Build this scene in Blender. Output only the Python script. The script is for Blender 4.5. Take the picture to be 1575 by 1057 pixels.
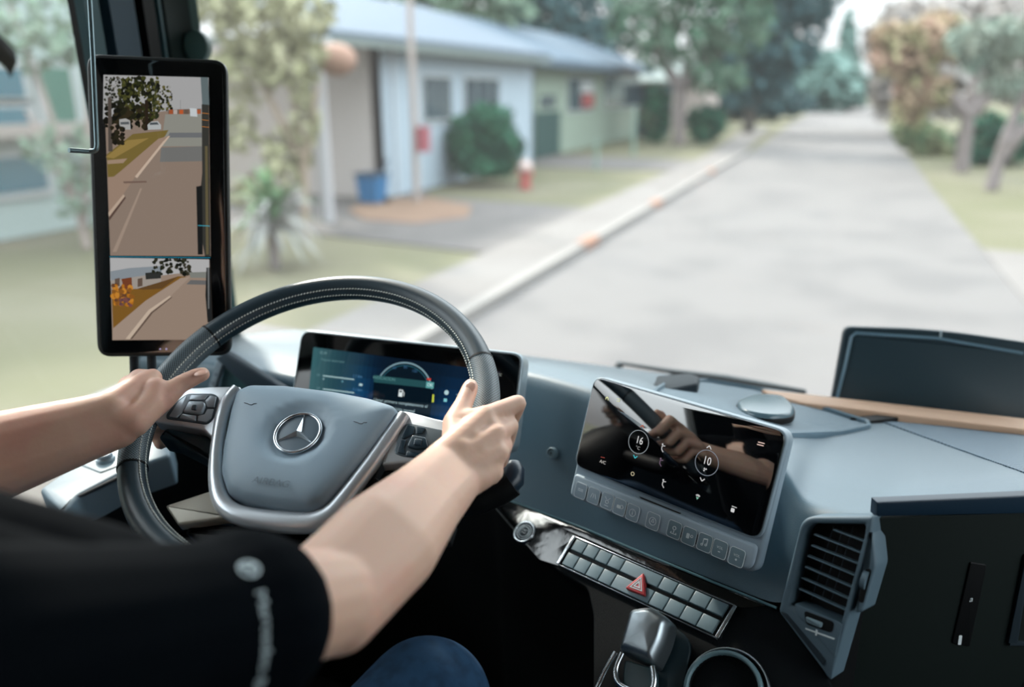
import bpy, bmesh, math, random
from math import sin, cos, pi, radians, atan2, sqrt
from mathutils import Vector, Matrix
from mathutils.bvhtree import BVHTree
random.seed(7)
for o in list(bpy.data.objects): bpy.data.objects.remove(o)
SC = bpy.context.scene
COL = SC.collection
V = Vector
# ------------------------------------------------------------------ camera
# The lens sits at the local origin; everything is built relative to it (x right, y along the road, z up)
# and lifted to its height over the road (EYE) at the very end.
EYE = 2.5
IW, IH, FPX = 1575., 1057., 1225.
_v = V(((1310 - IW/2)/FPX, -(140 - IH/2)/FPX, -1)).normalized()
_p = atan2(_v.y, -_v.z)
_up = V((0, cos(_p), sin(_p)))
_rt = _v.cross(_up)
RM = Matrix((_rt, _v, _up))                    # world = RM @ camera coordinates
cam_d = bpy.data.cameras.new('camera'); cam = bpy.data.objects.new('camera', cam_d); COL.objects.link(cam)
cam.matrix_world = RM.to_4x4()
cam_d.sensor_width = 36; cam_d.lens = FPX/IW*36
cam_d.clip_start = 0.02; cam_d.clip_end = 800
cam_d.dof.use_dof = True; cam_d.dof.focus_distance = 0.95; cam_d.dof.aperture_fstop = 1.9
SC.camera = cam
SC.view_settings.view_transform = 'Standard'
try: SC.view_settings.look = 'None'
except Exception: pass
SC.view_settings.gamma = 1; SC.view_settings.use_curve_mapping = False
SC.view_settings.exposure = 0.55
# ------------------------------------------------------------------ sky and sun
w = bpy.data.worlds.new('overcast_sky'); SC.world = w; w.use_nodes = True
nt = w.node_tree; nt.nodes.clear()
out = nt.nodes.new('ShaderNodeOutputWorld'); bg = nt.nodes.new('ShaderNodeBackground')
tc = nt.nodes.new('ShaderNodeTexCoord'); sx = nt.nodes.new('ShaderNodeSeparateXYZ'); cr = nt.nodes.new('ShaderNodeValToRGB')
nt.links.new(tc.outputs['Generated'], sx.inputs[0]); nt.links.new(sx.outputs['Z'], cr.inputs[0])
cr.color_ramp.elements[0].position = 0.0; cr.color_ramp.elements[0].color = (.50, .50, .505, 1)
cr.color_ramp.elements[1].position = 0.62; cr.color_ramp.elements[1].color = (3.5, 3.8, 3.95, 1)
nt.links.new(cr.outputs[0], bg.inputs[0]); bg.inputs[1].default_value = 1.15
nt.links.new(bg.outputs[0], out.inputs[0])
sd = bpy.data.lights.new('sun', 'SUN'); sd.energy = 5.2; sd.angle = radians(5); sd.color = (1, .93, .82)
sun = bpy.data.objects.new('sun', sd); COL.objects.link(sun)
sun.rotation_euler = V((-.70, .56, .62)).to_track_quat('Z', 'Y').to_euler()

# ------------------------------------------------------------------ small geometry tools
def ray(px, py): return RM @ V(((px - IW/2)/FPX, -(py - IH/2)/FPX, -1))
def onpl(px, py, c, n): d = ray(px, py); return d*(c.dot(n)/d.dot(n))
def onz(px, py, z): d = ray(px, py); return d*(z/d.z)
def onx(px, py, x): d = ray(px, py); return d*(x/d.x)
def ony(px, py, y): d = ray(px, py); return d*(y/d.y)
G = -2.5
def gnd(px, py): return onz(px, py, G)
class Frame:
    def __init__(s, o, u, v, n): s.o, s.u, s.v, s.n = V(o), V(u).normalized(), V(v).normalized(), V(n).normalized()
    def p(s, a, b, k=0): return s.o + s.u*a + s.v*b + s.n*k
    def px(s, x, y, k=0):
        q = onpl(x, y, s.o + s.n*k, s.n) - s.o
        return (q.dot(s.u), q.dot(s.v))
    def pxs(s, pts, k=0): return [s.px(x, y, k) for x, y in pts]
def tilted(o, yaw, tilt, roll=0):
    a, t = radians(yaw), radians(tilt)
    n = V((sin(a)*cos(t), -cos(a)*cos(t), sin(t))); u = V((cos(a), sin(a), 0)); v = n.cross(u)
    r = radians(roll); u, v = u*cos(r) + v*sin(r), v*cos(r) - u*sin(r)
    return Frame(o, u, v, n)
def ccw(pts):
    a = sum(pts[i-1][0]*pts[i][1] - pts[i][0]*pts[i-1][1] for i in range(len(pts)))
    return pts if a > 0 else pts[::-1]
def rnd(pts, r, seg=5):
    "round the corners of a 2-D polygon; r a number or one per corner"
    n = len(pts); out = []
    for i in range(n):
        p0, p1, p2 = V(pts[i-1]), V(pts[i]), V(pts[(i+1) % n])
        a, b = p0-p1, p2-p1; rr = r[i] if isinstance(r, (list, tuple)) else r
        rr = min(rr, a.length*.48, b.length*.48)
        if rr <= 1e-6: out.append(tuple(p1)); continue
        A, B = p1+a.normalized()*rr, p1+b.normalized()*rr
        for k in range(seg+1):
            t = k/seg; q = A*(1-t)**2 + p1*2*t*(1-t) + B*t*t; out.append(tuple(q))
    return out
def rrect(cx, cy, w, h, r, seg=5): return rnd([(cx-w/2, cy-h/2), (cx+w/2, cy-h/2), (cx+w/2, cy+h/2), (cx-w/2, cy+h/2)], r, seg)
def circ(cx, cy, r, n=32, ry=None): return [(cx+r*cos(2*pi*i/n), cy+(ry or r)*sin(2*pi*i/n)) for i in range(n)]
def inset(pts, d):
    pts = ccw(pts); n = len(pts); out = []
    for i in range(n):
        p0, p1, p2 = V(pts[i-1]), V(pts[i]), V(pts[(i+1) % n])
        a, b = (p1-p0), (p2-p1)
        if a.length < 1e-9 or b.length < 1e-9: out.append(tuple(p1)); continue
        a.normalize(); b.normalize(); na, nb = V((-a.y, a.x)), V((-b.y, b.x)); m = na+nb
        if m.length < 1e-6: m = na
        m.normalize(); out.append(tuple(p1 + m*d/max(.4, m.dot(na))))
    return out
def slab(bm, F, pts, k0, k1, bev=0, seg=3, uvs=False):
    "extrude a polygon of frame F from depth k0 to k1, top edge rounded by bev"
    pts = ccw(pts); rings = [(pts, k0)]
    if bev > 0:
        for i in range(seg+1):
            a = pi/2*i/seg; rings.append((inset(pts, bev*(1-cos(a))) if i else pts, k1 - bev + bev*sin(a)))
    else: rings.append((pts, k1))
    vs = [[bm.verts.new(F.p(a, b, k)) for a, b in r] for r, k in rings]
    n = len(pts)
    for i in range(len(vs)-1):
        for j in range(n): bm.faces.new((vs[i][j], vs[i][(j+1) % n], vs[i+1][(j+1) % n], vs[i+1][j]))
    bm.faces.new(vs[-1]); bm.faces.new(vs[0][::-1])
def ringslab(bm, F, outer, inner, k0, k1, round_=0):
    "band between two outlines with the same number of points"
    n = len(outer)
    prof = [(0, k0), (0, k1-round_), (.15, k1-round_*.3), (.35, k1), (.65, k1), (.85, k1-round_*.3), (1, k1-round_), (1, k0)]
    rows = []
    for t, k in prof:
        rows.append([bm.verts.new(F.p(o[0]*(1-t)+i[0]*t, o[1]*(1-t)+i[1]*t, k)) for o, i in zip(outer, inner)])
    m = len(rows)
    for r in range(m):
        for j in range(n):
            bm.faces.new((rows[r][j], rows[r][(j+1) % n], rows[(r+1) % m][(j+1) % n], rows[(r+1) % m][j]))
def pillow(bm, F, pts, k0, k1, d=.5):
    pts = ccw(pts); cx = sum(p[0] for p in pts)/len(pts); cy = sum(p[1] for p in pts)/len(pts); h = (k1-k0)*d
    pr = [(1, k0), (1, k1-h)] + [(1-.0-(1-cos(a))*.42, k1-h+h*sin(a)*1.0) for a in [pi/2*i/8 for i in range(1, 9)]] + [(.4, k1+h*.06), (.2, k1+h*.09), (.04, k1+h*.10)]
    rows = [[bm.verts.new(F.p(cx+(x-cx)*f, cy+(y-cy)*f, k)) for x, y in pts] for f, k in pr]; n = len(pts)
    for i in range(len(rows)-1):
        for j in range(n): bm.faces.new((rows[i][j], rows[i][(j+1) % n], rows[i+1][(j+1) % n], rows[i+1][j]))
    bm.faces.new(rows[-1]); bm.faces.new(rows[0][::-1])
def box(bm, a, b):
    x0, y0, z0 = a; x1, y1, z1 = b
    v = [bm.verts.new(p) for p in ((x0,y0,z0),(x1,y0,z0),(x1,y1,z0),(x0,y1,z0),(x0,y0,z1),(x1,y0,z1),(x1,y1,z1),(x0,y1,z1))]
    for f in ((3,2,1,0),(4,5,6,7),(0,1,5,4),(1,2,6,5),(2,3,7,6),(3,0,4,7)): bm.faces.new([v[i] for i in f])
def tube(bm, pts, rad, seg=12, closed=False, up=None, flat=1.0, caps=True):
    pts = [V(p) for p in pts]; n = len(pts); rows = []
    if not isinstance(rad, (list, tuple)): rad = [rad]*n
    prev = None
    for i, p in enumerate(pts):
        t = (pts[(i+1) % n] - pts[i-1]) if closed else (pts[min(i+1, n-1)] - pts[max(i-1, 0)])
        t.normalize()
        if up is not None: a = V(up)
        elif prev is not None: a = prev
        else: a = V((0, 0, 1)) if abs(t.z) < .9 else V((1, 0, 0))
        s = t.cross(a); s.normalize(); a = s.cross(t); a.normalize(); prev = a
        r = rad[i]; rs, ra = (r if isinstance(r, tuple) else (r, r*flat))
        rows.append([bm.verts.new(p + s*cos(2*pi*j/seg)*rs + a*sin(2*pi*j/seg)*ra) for j in range(seg)])
    m = n if closed else n-1
    for i in range(m):
        A, B = rows[i], rows[(i+1) % n]
        for j in range(seg): bm.faces.new((A[j], A[(j+1) % seg], B[(j+1) % seg], B[j]))
    if not closed and caps: bm.faces.new(rows[0][::-1]); bm.faces.new(rows[-1])
def loft(bm, rows, closed_u=False):
    vs = [[bm.verts.new(p) for p in r] for r in rows]; n = len(rows[0])
    for i in range(len(vs)-1):
        for j in range(n if closed_u else n-1):
            bm.faces.new((vs[i][j], vs[i][(j+1) % n], vs[i+1][(j+1) % n], vs[i+1][j]))
    return vs
def catmull(pts, k):
    pts = [V(p) for p in pts]; out = []
    for i in range(len(pts)-1):
        p0, p1, p2, p3 = pts[max(i-1, 0)], pts[i], pts[i+1], pts[min(i+2, len(pts)-1)]
        for j in range(k):
            t = j/k
            out.append(.5*((2*p1) + (p2-p0)*t + (2*p0-5*p1+4*p2-p3)*t*t + (3*p1-p0-3*p2+p3)*t**3))
    out.append(pts[-1]); return out
def sphere(bm, c, r, sc=(1, 1, 1), seg=12, rings=8, M=None):
    m = Matrix.Translation(V(c)) @ (M.to_4x4() if M else Matrix.Identity(4)) @ Matrix.Diagonal((r*sc[0], r*sc[1], r*sc[2], 1))
    bmesh.ops.create_uvsphere(bm, u_segments=seg, v_segments=rings, radius=1, matrix=m)
# ------------------------------------------------------------------ objects
def obj(name, bm, m, parent=None, smooth=True, angle=40, base=None):
    me = bpy.data.meshes.new(name); bmesh.ops.recalc_face_normals(bm, faces=bm.faces); bm.to_mesh(me); bm.free()
    return objm(name, me, m, parent, smooth, angle, base)
def wloc(o):
    l = V((0, 0, 0))
    while o is not None: l += o.location; o = o.parent
    return l
def objm(name, me, m, parent=None, smooth=True, angle=40, base=None):
    me.name = name; o = bpy.data.objects.new(name, me); COL.objects.link(o)
    if parent is not None:
        o.parent = parent; off = wloc(parent)
    else:
        if base is None:
            xs = [v.co for v in me.vertices]
            base = V(((min(v.x for v in xs)+max(v.x for v in xs))/2, (min(v.y for v in xs)+max(v.y for v in xs))/2, min(v.z for v in xs)))
        off = V(base); o.location = off
    me.transform(Matrix.Translation(-off))
    for x in (m if isinstance(m, (list, tuple)) else [m]): me.materials.append(x)
    if smooth:
        me.polygons.foreach_set('use_smooth', [True]*len(me.polygons))
        try: me.set_sharp_from_angle(angle=radians(angle))
        except Exception: pass
    return o
def tag(o, label, cat, group=None, kind=None):
    o['label'] = label; o['category'] = cat
    if group: o['group'] = group
    if kind: o['kind'] = kind
    return o
def thing(name, label, cat, loc, group=None):
    o = bpy.data.objects.new(name, None); COL.objects.link(o); o.location = V(loc); o.empty_display_size = .05
    return tag(o, label, cat, group)
def struct(name, bm, m, **k):
    o = obj(name, bm, m, **k); o['kind'] = 'structure'; return o
def B(): return bmesh.new()
# text as 2-D triangles
_tc = {}
def glyphs(s):
    if s in _tc: return _tc[s]
    c = bpy.data.curves.new('t', 'FONT'); c.body = s; c.size = 1; c.align_x = 'CENTER'; c.align_y = 'CENTER'; c.resolution_u = 3
    o = bpy.data.objects.new('t', c); COL.objects.link(o)
    dg = bpy.context.evaluated_depsgraph_get(); me = bpy.data.meshes.new_from_object(o.evaluated_get(dg))
    r = ([(v.co.x, v.co.y) for v in me.vertices], [tuple(p.vertices) for p in me.polygons])
    bpy.data.objects.remove(o); bpy.data.curves.remove(c); bpy.data.meshes.remove(me)
    _tc[s] = r; return r
def text(bm, F, s, cx, cy, size, k, rot=0, sx=1):
    vs, fs = glyphs(s); c, d = cos(rot), sin(rot)
    bv = [bm.verts.new(F.p(cx + (x*sx*c - y*d)*size, cy + (x*sx*d + y*c)*size, k)) for x, y in vs]
    for f in fs:
        try: bm.faces.new([bv[i] for i in f])
        except ValueError: pass
class Art:
    "flat coloured shapes shown on a display (one mesh, colour per face)"
    def __init__(s, F, k): s.F, s.k, s.bm, s.n = F, k, B(), 0; s.cols = []
    def _f(s, f, col): s.cols.append(col)
    def poly(s, pts, col, up=0):
        s.n += 1; k = s.k + s.n*2e-6 + up
        f = s.bm.faces.new([s.bm.verts.new(s.F.p(a, b, k)) for a, b in ccw(list(pts))]); s._f(f, col)
    def line(s, a, b, wd, col):
        a, b = V(a), V(b); d = (b-a).normalized(); n = V((-d.y, d.x))*wd/2
        s.poly([tuple(a+n), tuple(a-n), tuple(b-n), tuple(b+n)], col)
    def path(s, pts, wd, col):
        for i in range(len(pts)-1): s.line(pts[i], pts[i+1], wd, col)
    def ring(s, cx, cy, r, wd, col, a0=0, a1=360, n=40):
        P = [(cx+r*cos(radians(a0+(a1-a0)*i/n)), cy+r*sin(radians(a0+(a1-a0)*i/n))) for i in range(n+1)]
        for i in range(n): s.line(P[i], P[i+1], wd, col)
    def text(s, t, cx, cy, size, col, sx=1):
        s.n += 1; n0 = len(s.bm.faces); text(s.bm, s.F, t, cx, cy, size, s.k + s.n*2e-6, 0, sx)
        for _ in range(len(s.bm.faces)-n0): s.cols.append(col)
    def build(s, name, m, parent):
        me = bpy.data.meshes.new(name); s.bm.to_mesh(me); s.bm.free()
        at = me.color_attributes.new('Col', 'FLOAT_COLOR', 'CORNER')
        for p, c in zip(me.polygons, s.cols):
            for li in p.loop_indices: at.data[li].color = (*lin(c), 1)
        return objm(name, me, m, parent, smooth=False)
# ------------------------------------------------------------------ materials
def lin(c): return tuple(((x/255)/12.92 if x/255 <= .04045 else ((x/255+.055)/1.055)**2.4) for x in c[:3])
_m = {}
ALB = 1.0      # real surfaces reflect less than their photographed value; set per section
def mat(name, col, rough=.5, metal=0, spec=.5, bump=None, var=None, coat=0, sss=0, emis=None, sheen=0, coords='Object'):
    "col sRGB 0-255; bump=(scale, strength, distance); var=(scale, second colour, lo, hi)"
    if name in _m: return _m[name]
    m = bpy.data.materials.new(name); m.use_nodes = True; t = m.node_tree; b = t.nodes['Principled BSDF']
    b.inputs['Base Color'].default_value = (*[x*ALB for x in lin(col)], 1); b.inputs['Roughness'].default_value = rough
    b.inputs['Metallic'].default_value = metal; b.inputs['Specular IOR Level'].default_value = spec
    b.inputs['Coat Weight'].default_value = coat; b.inputs['Coat Roughness'].default_value = .06
    if sss: b.inputs['Subsurface Weight'].default_value = sss; b.inputs['Subsurface Radius'].default_value = (.012, .004, .002); b.inputs['Subsurface Scale'].default_value = .6
    if sheen: b.inputs['Sheen Weight'].default_value = sheen
    if emis: b.inputs['Emission Color'].default_value = (*lin(emis[0]), 1); b.inputs['Emission Strength'].default_value = emis[1]
    c = t.nodes.new('ShaderNodeTexCoord')
    if var:
        n = t.nodes.new('ShaderNodeTexNoise'); n.inputs['Scale'].default_value = var[0]; n.inputs['Detail'].default_value = 4
        t.links.new(c.outputs[coords], n.inputs['Vector'])
        r = t.nodes.new('ShaderNodeValToRGB'); r.color_ramp.elements[0].position = var[2]; r.color_ramp.elements[1].position = var[3]
        r.color_ramp.elements[0].color = (*[x*ALB for x in lin(col)], 1); r.color_ramp.elements[1].color = (*[x*ALB for x in lin(var[1])], 1)
        t.links.new(n.outputs['Fac'], r.inputs[0]); t.links.new(r.outputs[0], b.inputs['Base Color'])
    if bump:
        n = t.nodes.new('ShaderNodeTexNoise'); n.inputs['Scale'].default_value = bump[0]; n.inputs['Detail'].default_value = 2
        t.links.new(c.outputs[coords], n.inputs['Vector'])
        bp = t.nodes.new('ShaderNodeBump'); bp.inputs['Strength'].default_value = bump[1]; bp.inputs['Distance'].default_value = bump[2]
        t.links.new(n.outputs['Fac'], bp.inputs['Height']); t.links.new(bp.outputs[0], b.inputs['Normal'])
    _m[name] = m; return m
def glass(name, tint=(.97, .98, .98), veil=0.0):
    m = bpy.data.materials.new(name); m.use_nodes = True; t = m.node_tree; t.nodes.clear()
    o = t.nodes.new('ShaderNodeOutputMaterial'); tr = t.nodes.new('ShaderNodeBsdfTransparent'); gl = t.nodes.new('ShaderNodeBsdfGlossy')
    tr.inputs[0].default_value = (*tint, 1); gl.inputs['Roughness'].default_value = .02
    fr = t.nodes.new('ShaderNodeFresnel'); fr.inputs[0].default_value = 1.25
    mx = t.nodes.new('ShaderNodeMixShader'); t.links.new(fr.outputs[0], mx.inputs[0]); t.links.new(tr.outputs[0], mx.inputs[1]); t.links.new(gl.outputs[0], mx.inputs[2])
    last = mx
    if veil:  # translucent share added to imitate a hazy veil over the view outside
        tl = t.nodes.new('ShaderNodeBsdfTranslucent'); tl.inputs[0].default_value = (.9, .88, .88, 1)
        m2 = t.nodes.new('ShaderNodeMixShader'); m2.inputs[0].default_value = veil
        t.links.new(mx.outputs[0], m2.inputs[1]); t.links.new(tl.outputs[0], m2.inputs[2]); last = m2
    t.links.new(last.outputs[0], o.inputs[0]); return m
def screen_mat(name, strength=1.0, spec=.5, rough=.05):
    m = bpy.data.materials.new(name); m.use_nodes = True; t = m.node_tree; b = t.nodes['Principled BSDF']
    a = t.nodes.new('ShaderNodeAttribute'); a.attribute_name = 'Col'
    b.inputs['Base Color'].default_value = (.004, .004, .005, 1); b.inputs['Roughness'].default_value = rough; b.inputs['Specular IOR Level'].default_value = spec
    t.links.new(a.outputs['Color'], b.inputs['Emission Color']); b.inputs['Emission Strength'].default_value = strength
    return m
def perforated(name, col, hole, scale, rough=.45):
    "leather with a regular grid of small holes, from the mesh's UVs"
    m = bpy.data.materials.new(name); m.use_nodes = True; t = m.node_tree; b = t.nodes['Principled BSDF']
    uv = t.nodes.new('ShaderNodeUVMap'); vo = t.nodes.new('ShaderNodeTexVoronoi'); vo.inputs['Scale'].default_value = scale; vo.inputs['Randomness'].default_value = 0
    mp = t.nodes.new('ShaderNodeMapping'); mp.inputs['Rotation'].default_value = (0, 0, radians(45))
    t.links.new(uv.outputs[0], mp.inputs[0]); t.links.new(mp.outputs[0], vo.inputs['Vector'])
    r = t.nodes.new('ShaderNodeValToRGB'); r.color_ramp.elements[0].position = .30; r.color_ramp.elements[1].position = .38
    r.color_ramp.elements[0].color = (*lin(hole), 1); r.color_ramp.elements[1].color = (*lin(col), 1)
    t.links.new(vo.outputs['Distance'], r.inputs[0]); t.links.new(r.outputs[0], b.inputs['Base Color']); b.inputs['Roughness'].default_value = rough
    bp = t.nodes.new('ShaderNodeBump'); bp.inputs['Strength'].default_value = .5; bp.inputs['Distance'].default_value = .001
    t.links.new(r.outputs[0], bp.inputs['Height']); t.links.new(bp.outputs[0], b.inputs['Normal'])
    return m
def striped(name, c1, c2, scale, rough=.4, axis='X', spec=.5, rot=0):
    m = bpy.data.materials.new(name); m.use_nodes = True; t = m.node_tree; b = t.nodes['Principled BSDF']
    c = t.nodes.new('ShaderNodeTexCoord'); mp = t.nodes.new('ShaderNodeMapping'); mp.inputs['Rotation'].default_value = (0, 0, radians(rot))
    ck = t.nodes.new('ShaderNodeTexWave'); ck.bands_direction = axis; ck.inputs['Scale'].default_value = scale
    t.links.new(c.outputs['Object'], mp.inputs[0]); t.links.new(mp.outputs[0], ck.inputs['Vector'])
    r = t.nodes.new('ShaderNodeValToRGB'); r.color_ramp.elements[0].position = .35; r.color_ramp.elements[1].position = .65
    r.color_ramp.elements[0].color = (*lin(c1), 1); r.color_ramp.elements[1].color = (*lin(c2), 1)
    t.links.new(ck.outputs['Fac'], r.inputs[0]); t.links.new(r.outputs[0], b.inputs['Base Color']); b.inputs['Roughness'].default_value = rough
    b.inputs['Specular IOR Level'].default_value = spec
    bp = t.nodes.new('ShaderNodeBump'); bp.inputs['Strength'].default_value = .4; bp.inputs['Distance'].default_value = .001
    t.links.new(ck.outputs['Fac'], bp.inputs['Height']); t.links.new(bp.outputs[0], b.inputs['Normal'])
    return m
DASH = mat('dash_soft_plastic', (72, 103, 119), .46, bump=(900, .35, .0006), spec=.55, sheen=.32)
DASHD = mat('dash_dark_plastic', (34, 46, 54), .6, bump=(900, .3, .0005), spec=.3)
BLACKP = mat('black_plastic', (9, 11, 13), .55, spec=.25)
VENTP = mat('vent_grey_plastic', (84, 104, 116), .5, spec=.4)
CARBON = striped('carbon_weave_plastic', (7, 10, 12), (15, 21, 25), 260, .65, rot=35, spec=.08)
GLOSSB = mat('piano_black', (6, 8, 9), .12, spec=.6, bump=(60, .25, .002), coat=.4)
CHROME = mat('satin_chrome', (205, 212, 218), .22, 1)
CHROMED = mat('brushed_chrome', (168, 178, 184), .38, 1)
SILVER = mat('silver_painted_plastic', (206, 212, 218), .32, .6)
LEATHER = mat('steering_leather', (40, 58, 68), .38, bump=(1500, .2, .0003), spec=.55)
PERF = perforated('perforated_leather', (104, 120, 128), (5, 8, 10), 400)
AIRBAG = mat('airbag_grey_plastic', (138, 158, 172), .5, bump=(1300, .25, .0004), spec=.45)
THREAD = mat('white_thread', (205, 210, 205), .7)
GREYB = mat('key_grey_plastic', (116, 138, 148), .45, spec=.45)
GREYK = mat('display_frame_grey', (138, 154, 166), .42, spec=.5)
SKIN = mat('skin', (204, 168, 148), .50, sss=.25, var=(13, (202, 150, 134), .50, .80), bump=(260, .12, .0008), spec=.35)
NAIL = mat('nail', (214, 170, 152), .3, spec=.5)
SHIRT = mat('black_cotton', (3, 7, 12), .9, bump=(700, .3, .001), spec=.04)
JEANS = mat('blue_denim', (30, 58, 84), .85, bump=(900, .4, .0006), spec=.15, var=(60, (22, 44, 66), .4, .7))
WHITEP = mat('white_print', (190, 206, 212), .7)
LINE = mat('white_icon_ink', (226, 234, 236), .5)
DARKL = mat('dark_icon_ink', (24, 32, 38), .6)
# ------------------------------------------------------------------ cab shell (the setting)
CABD = mat('cab_dark_trim', (30, 46, 54), .6, bump=(500, .2, .0006), spec=.3)
CABG = mat('cab_grey_trim', (120, 122, 122), .8)
CABB = mat('cab_back_wall_fabric', (112, 110, 112), .9)
bm = B(); box(bm, (-1.3, -.9, -1.26), (1.3, 1.52, -1.2)); struct('floor', bm, BLACKP)
bm = B(); box(bm, (-1.3, -.9, .78), (1.3, 1.12, .84)); struct('ceiling', bm, CABG)
bm = B(); box(bm, (-1.3, -.96, -1.26), (1.3, -.9, .84)); struct('wall_back', bm, CABB)
XL, XR = -1.17, 1.2
BELT = -.54
for nm, x0, x1 in (('wall_left', XL-.08, XL), ('wall_right', XR, XR+.08)):
    bm = B()
    box(bm, (x0, -.9, -1.2), (x1, 1.42, BELT)); box(bm, (x0, -.9, BELT), (x1, -.15, .78)); box(bm, (x0, -.15, .62), (x1, 1.1, .78)); box(bm, (x0, 1.1, BELT), (x1, 1.30, .78)) if x0 > 0 else None
    struct(nm, bm, CABD, smooth=False)
GW = glass('windscreen_glass', veil=.012); GS = glass('side_glass', veil=.02)
for i, x in ((1, XL-.045), (2, XR+.04)):
    bm = B(); box(bm, (x-.002, -.15, BELT), (x+.002, 1.12, .62)); struct('window_%d' % i, bm, GS, smooth=False)
bm = B(); box(bm, (-1.3, 1.44, -1.26), (1.3, 1.52, -.55)); struct('wall_front', bm, BLACKP, smooth=False)
bm = B()
cy = catmull([(-1.165, -.13, 0), (-1.08, -.02, 0), (-.6, .05, 0), (0, .07, 0), (.6, .05, 0), (1.12, -.02, 0), (1.19, -.1, 0)], 3)
rows = [[V((x, y+d-.06, z)) for x, d, _ in cy] for y, z in ((1.50, -.56), (1.48, 0), (1.42, .60))]
rows2 = [[p + V((0, .004, 0)) for p in r] for r in rows]
loft(bm, rows); loft(bm, rows2); struct('window_3', bm, GW)
bm = B(); box(bm, (-1.25, 1.10, .58), (1.25, 1.50, .84)); struct('trim_4', bm, CABG)
# A-pillar between the side window and the windscreen, leaning slightly
PT = mat('pillar_teal_trim', (28, 74, 82), .45, spec=.5); PB = mat('pillar_blue_trim', (34, 62, 78), .55); PG = mat('pillar_green_grey', (70, 98, 94), .5)
def pillar(name, m, ya, yb, x0, x1, lean=0.03, z0=-.56, z1=.80):
    bm = B(); rows = []
    for z in (z0, z1):
        s = lean*(z - .1)*-1
        rows.append([V((x0, ya+s, z)), V((x1, ya+s+.004, z)), V((x1+.0, yb+s, z)), V((x0, yb+s, z))])
    loft(bm, rows, True); bm.faces.new([v for v in bm.verts][:4]); bm.faces.new([v for v in bm.verts][4:])
    return struct(name, bm, m, smooth=False)
pillar('trim_1', BLACKP, 1.03, 1.29, -1.20, -1.176)
pillar('trim_5', PT, 1.022, 1.055, -1.176, -1.160)
pillar('trim_6', PB, 1.068, 1.125, -1.174, -1.155)
pillar('trim_7', BLACKP, 1.135, 1.165, -1.174, -1.150)
pillar('trim_8', PT, 1.172, 1.182, -1.174, -1.152)
pillar('trim_9', mat('pillar_deep_green', (10, 34, 32), .6), 1.19, 1.255, -1.178, -1.156)
pillar('trim_10', PG, 1.255, 1.278, -1.20, -1.160)
pillar('trim_11', mat('pillar_edge_pale', (110, 140, 140), .5), 1.278, 1.286, -1.2, -1.164)
# ------------------------------------------------------------------ dashboard
TS = tilted((-.155, .879, -.432), -21.5, 17.3)                 # touchscreen plane
FN = TS.n; FC = TS.o - FN*.05                                 # centre fascia plane behind it
def fas(px, py): return onpl(px, py, FC, FN)
dash = thing('dashboard', 'blue-grey soft plastic lorry dashboard sweeping below the windscreen', 'dashboard', (0, 1.2, -.8))
# stations: brow (front top edge), foot (bottom of the face), far (along the windscreen)
ST = [((-1.165, 1.03, -.465), (-1.165, 1.05, -.80), (-1.165, 1.26, -.497)),
      ((-1.07, 1.035, -.465), (-1.07, 1.05, -.80), (-1.10, 1.35, -.500)),
      ((-.95, 1.035, -.460), (-.95, 1.05, -.80), (-1.00, 1.395, -.502)),
      ((-.76, 1.03, -.455), (-.76, 1.04, -.80), (-.78, 1.40, -.502)),
      ((-.60, 1.05, -.44), (-.60, 1.03, -.70), (-.60, 1.402, -.502)),
      ((-.47, 1.07, -.415), (-.46, 1.005, -.60), (-.50, 1.402, -.502)),
      ((-.40, 1.058, -.403), (-.415, .988, -.582), (-.40, 1.402, -.502)),
      ((-.25, 1.00, -.400), (-.271, .933, -.575), (-.26, 1.40, -.502)),
      ((-.12, .955, -.410), (-.13, .885, -.570), (-.12, 1.395, -.502)),
      ((-.03, .925, -.428), (-.03, .848, -.566), (-.02, 1.39, -.502)),
      ((.005, .885, -.452), (.0, .838, -.560), (.05, 1.385, -.502)),
      ((.040, .862, -.446), (.03, .822, -.58), (.12, 1.38, -.502)),
      ((.078, .850, -.433), (.053, .80, -.607), (.2, 1.375, -.502)),
      ((.10, .862, -.431), (.098, .872, -.462), (.23, 1.37, -.502)),
      ((.14, .889, -.430), (.14, .898, -.460), (.27, 1.37, -.502)),
      ((.25, .965, -.428), (.25, .974, -.457), (.35, 1.365, -.502)),
      ((.50, 1.05, -.428), (.5, 1.06, -.457), (.6, 1.36, -.502)),
      ((1.18, 1.10, -.428), (1.18, 1.11, -.457), (1.18, 1.27, -.502))]
br = catmull([s[0] for s in ST], 6); ft = catmull([s[1] for s in ST], 6); fa = catmull([s[2] for s in ST], 6)
def pad_pt(i, t):
    b, f = br[i], fa[i]; p = b.lerp(f, t)
    return p + V((0, 0, .012*sin(pi*min(1, t*1.6))*(1-t)))
rows = []
for i in range(len(br)):
    b, f, e = br[i], ft[i], fa[i]; r = .022
    dn = (f-b).normalized(); bk = (e-b).normalized(); row = [f.lerp(b, k/6) for k in range(6)]
    A = b + dn*r; C = b + bk*r
    row = [f.lerp(A, k/6) for k in range(6)]
    for k in range(7): t = k/6; row.append(A*(1-t)**2 + b*2*t*(1-t) + C*t*t)
    for k in range(1, 13): row.append(pad_pt(i, (r/(e-b).length) + (1-r/(e-b).length)*k/12))
    row.append(e + V((0, .006, -.05)))
    rows.append(row)
bm = B(); loft(bm, rows)
pad = obj('soft_pad', bm, DASH, dash, angle=60)
# solid body below the pad (dark), left foot-well wall and the knee panel
bm = B(); lp = [V((p.x, p.y+.004, p.z)) for p in ft]
loft(bm, [lp, [V((p.x, p.y+.06, -1.15)) for p in ft]]); obj('lower_panel', bm, BLACKP, dash)
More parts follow.
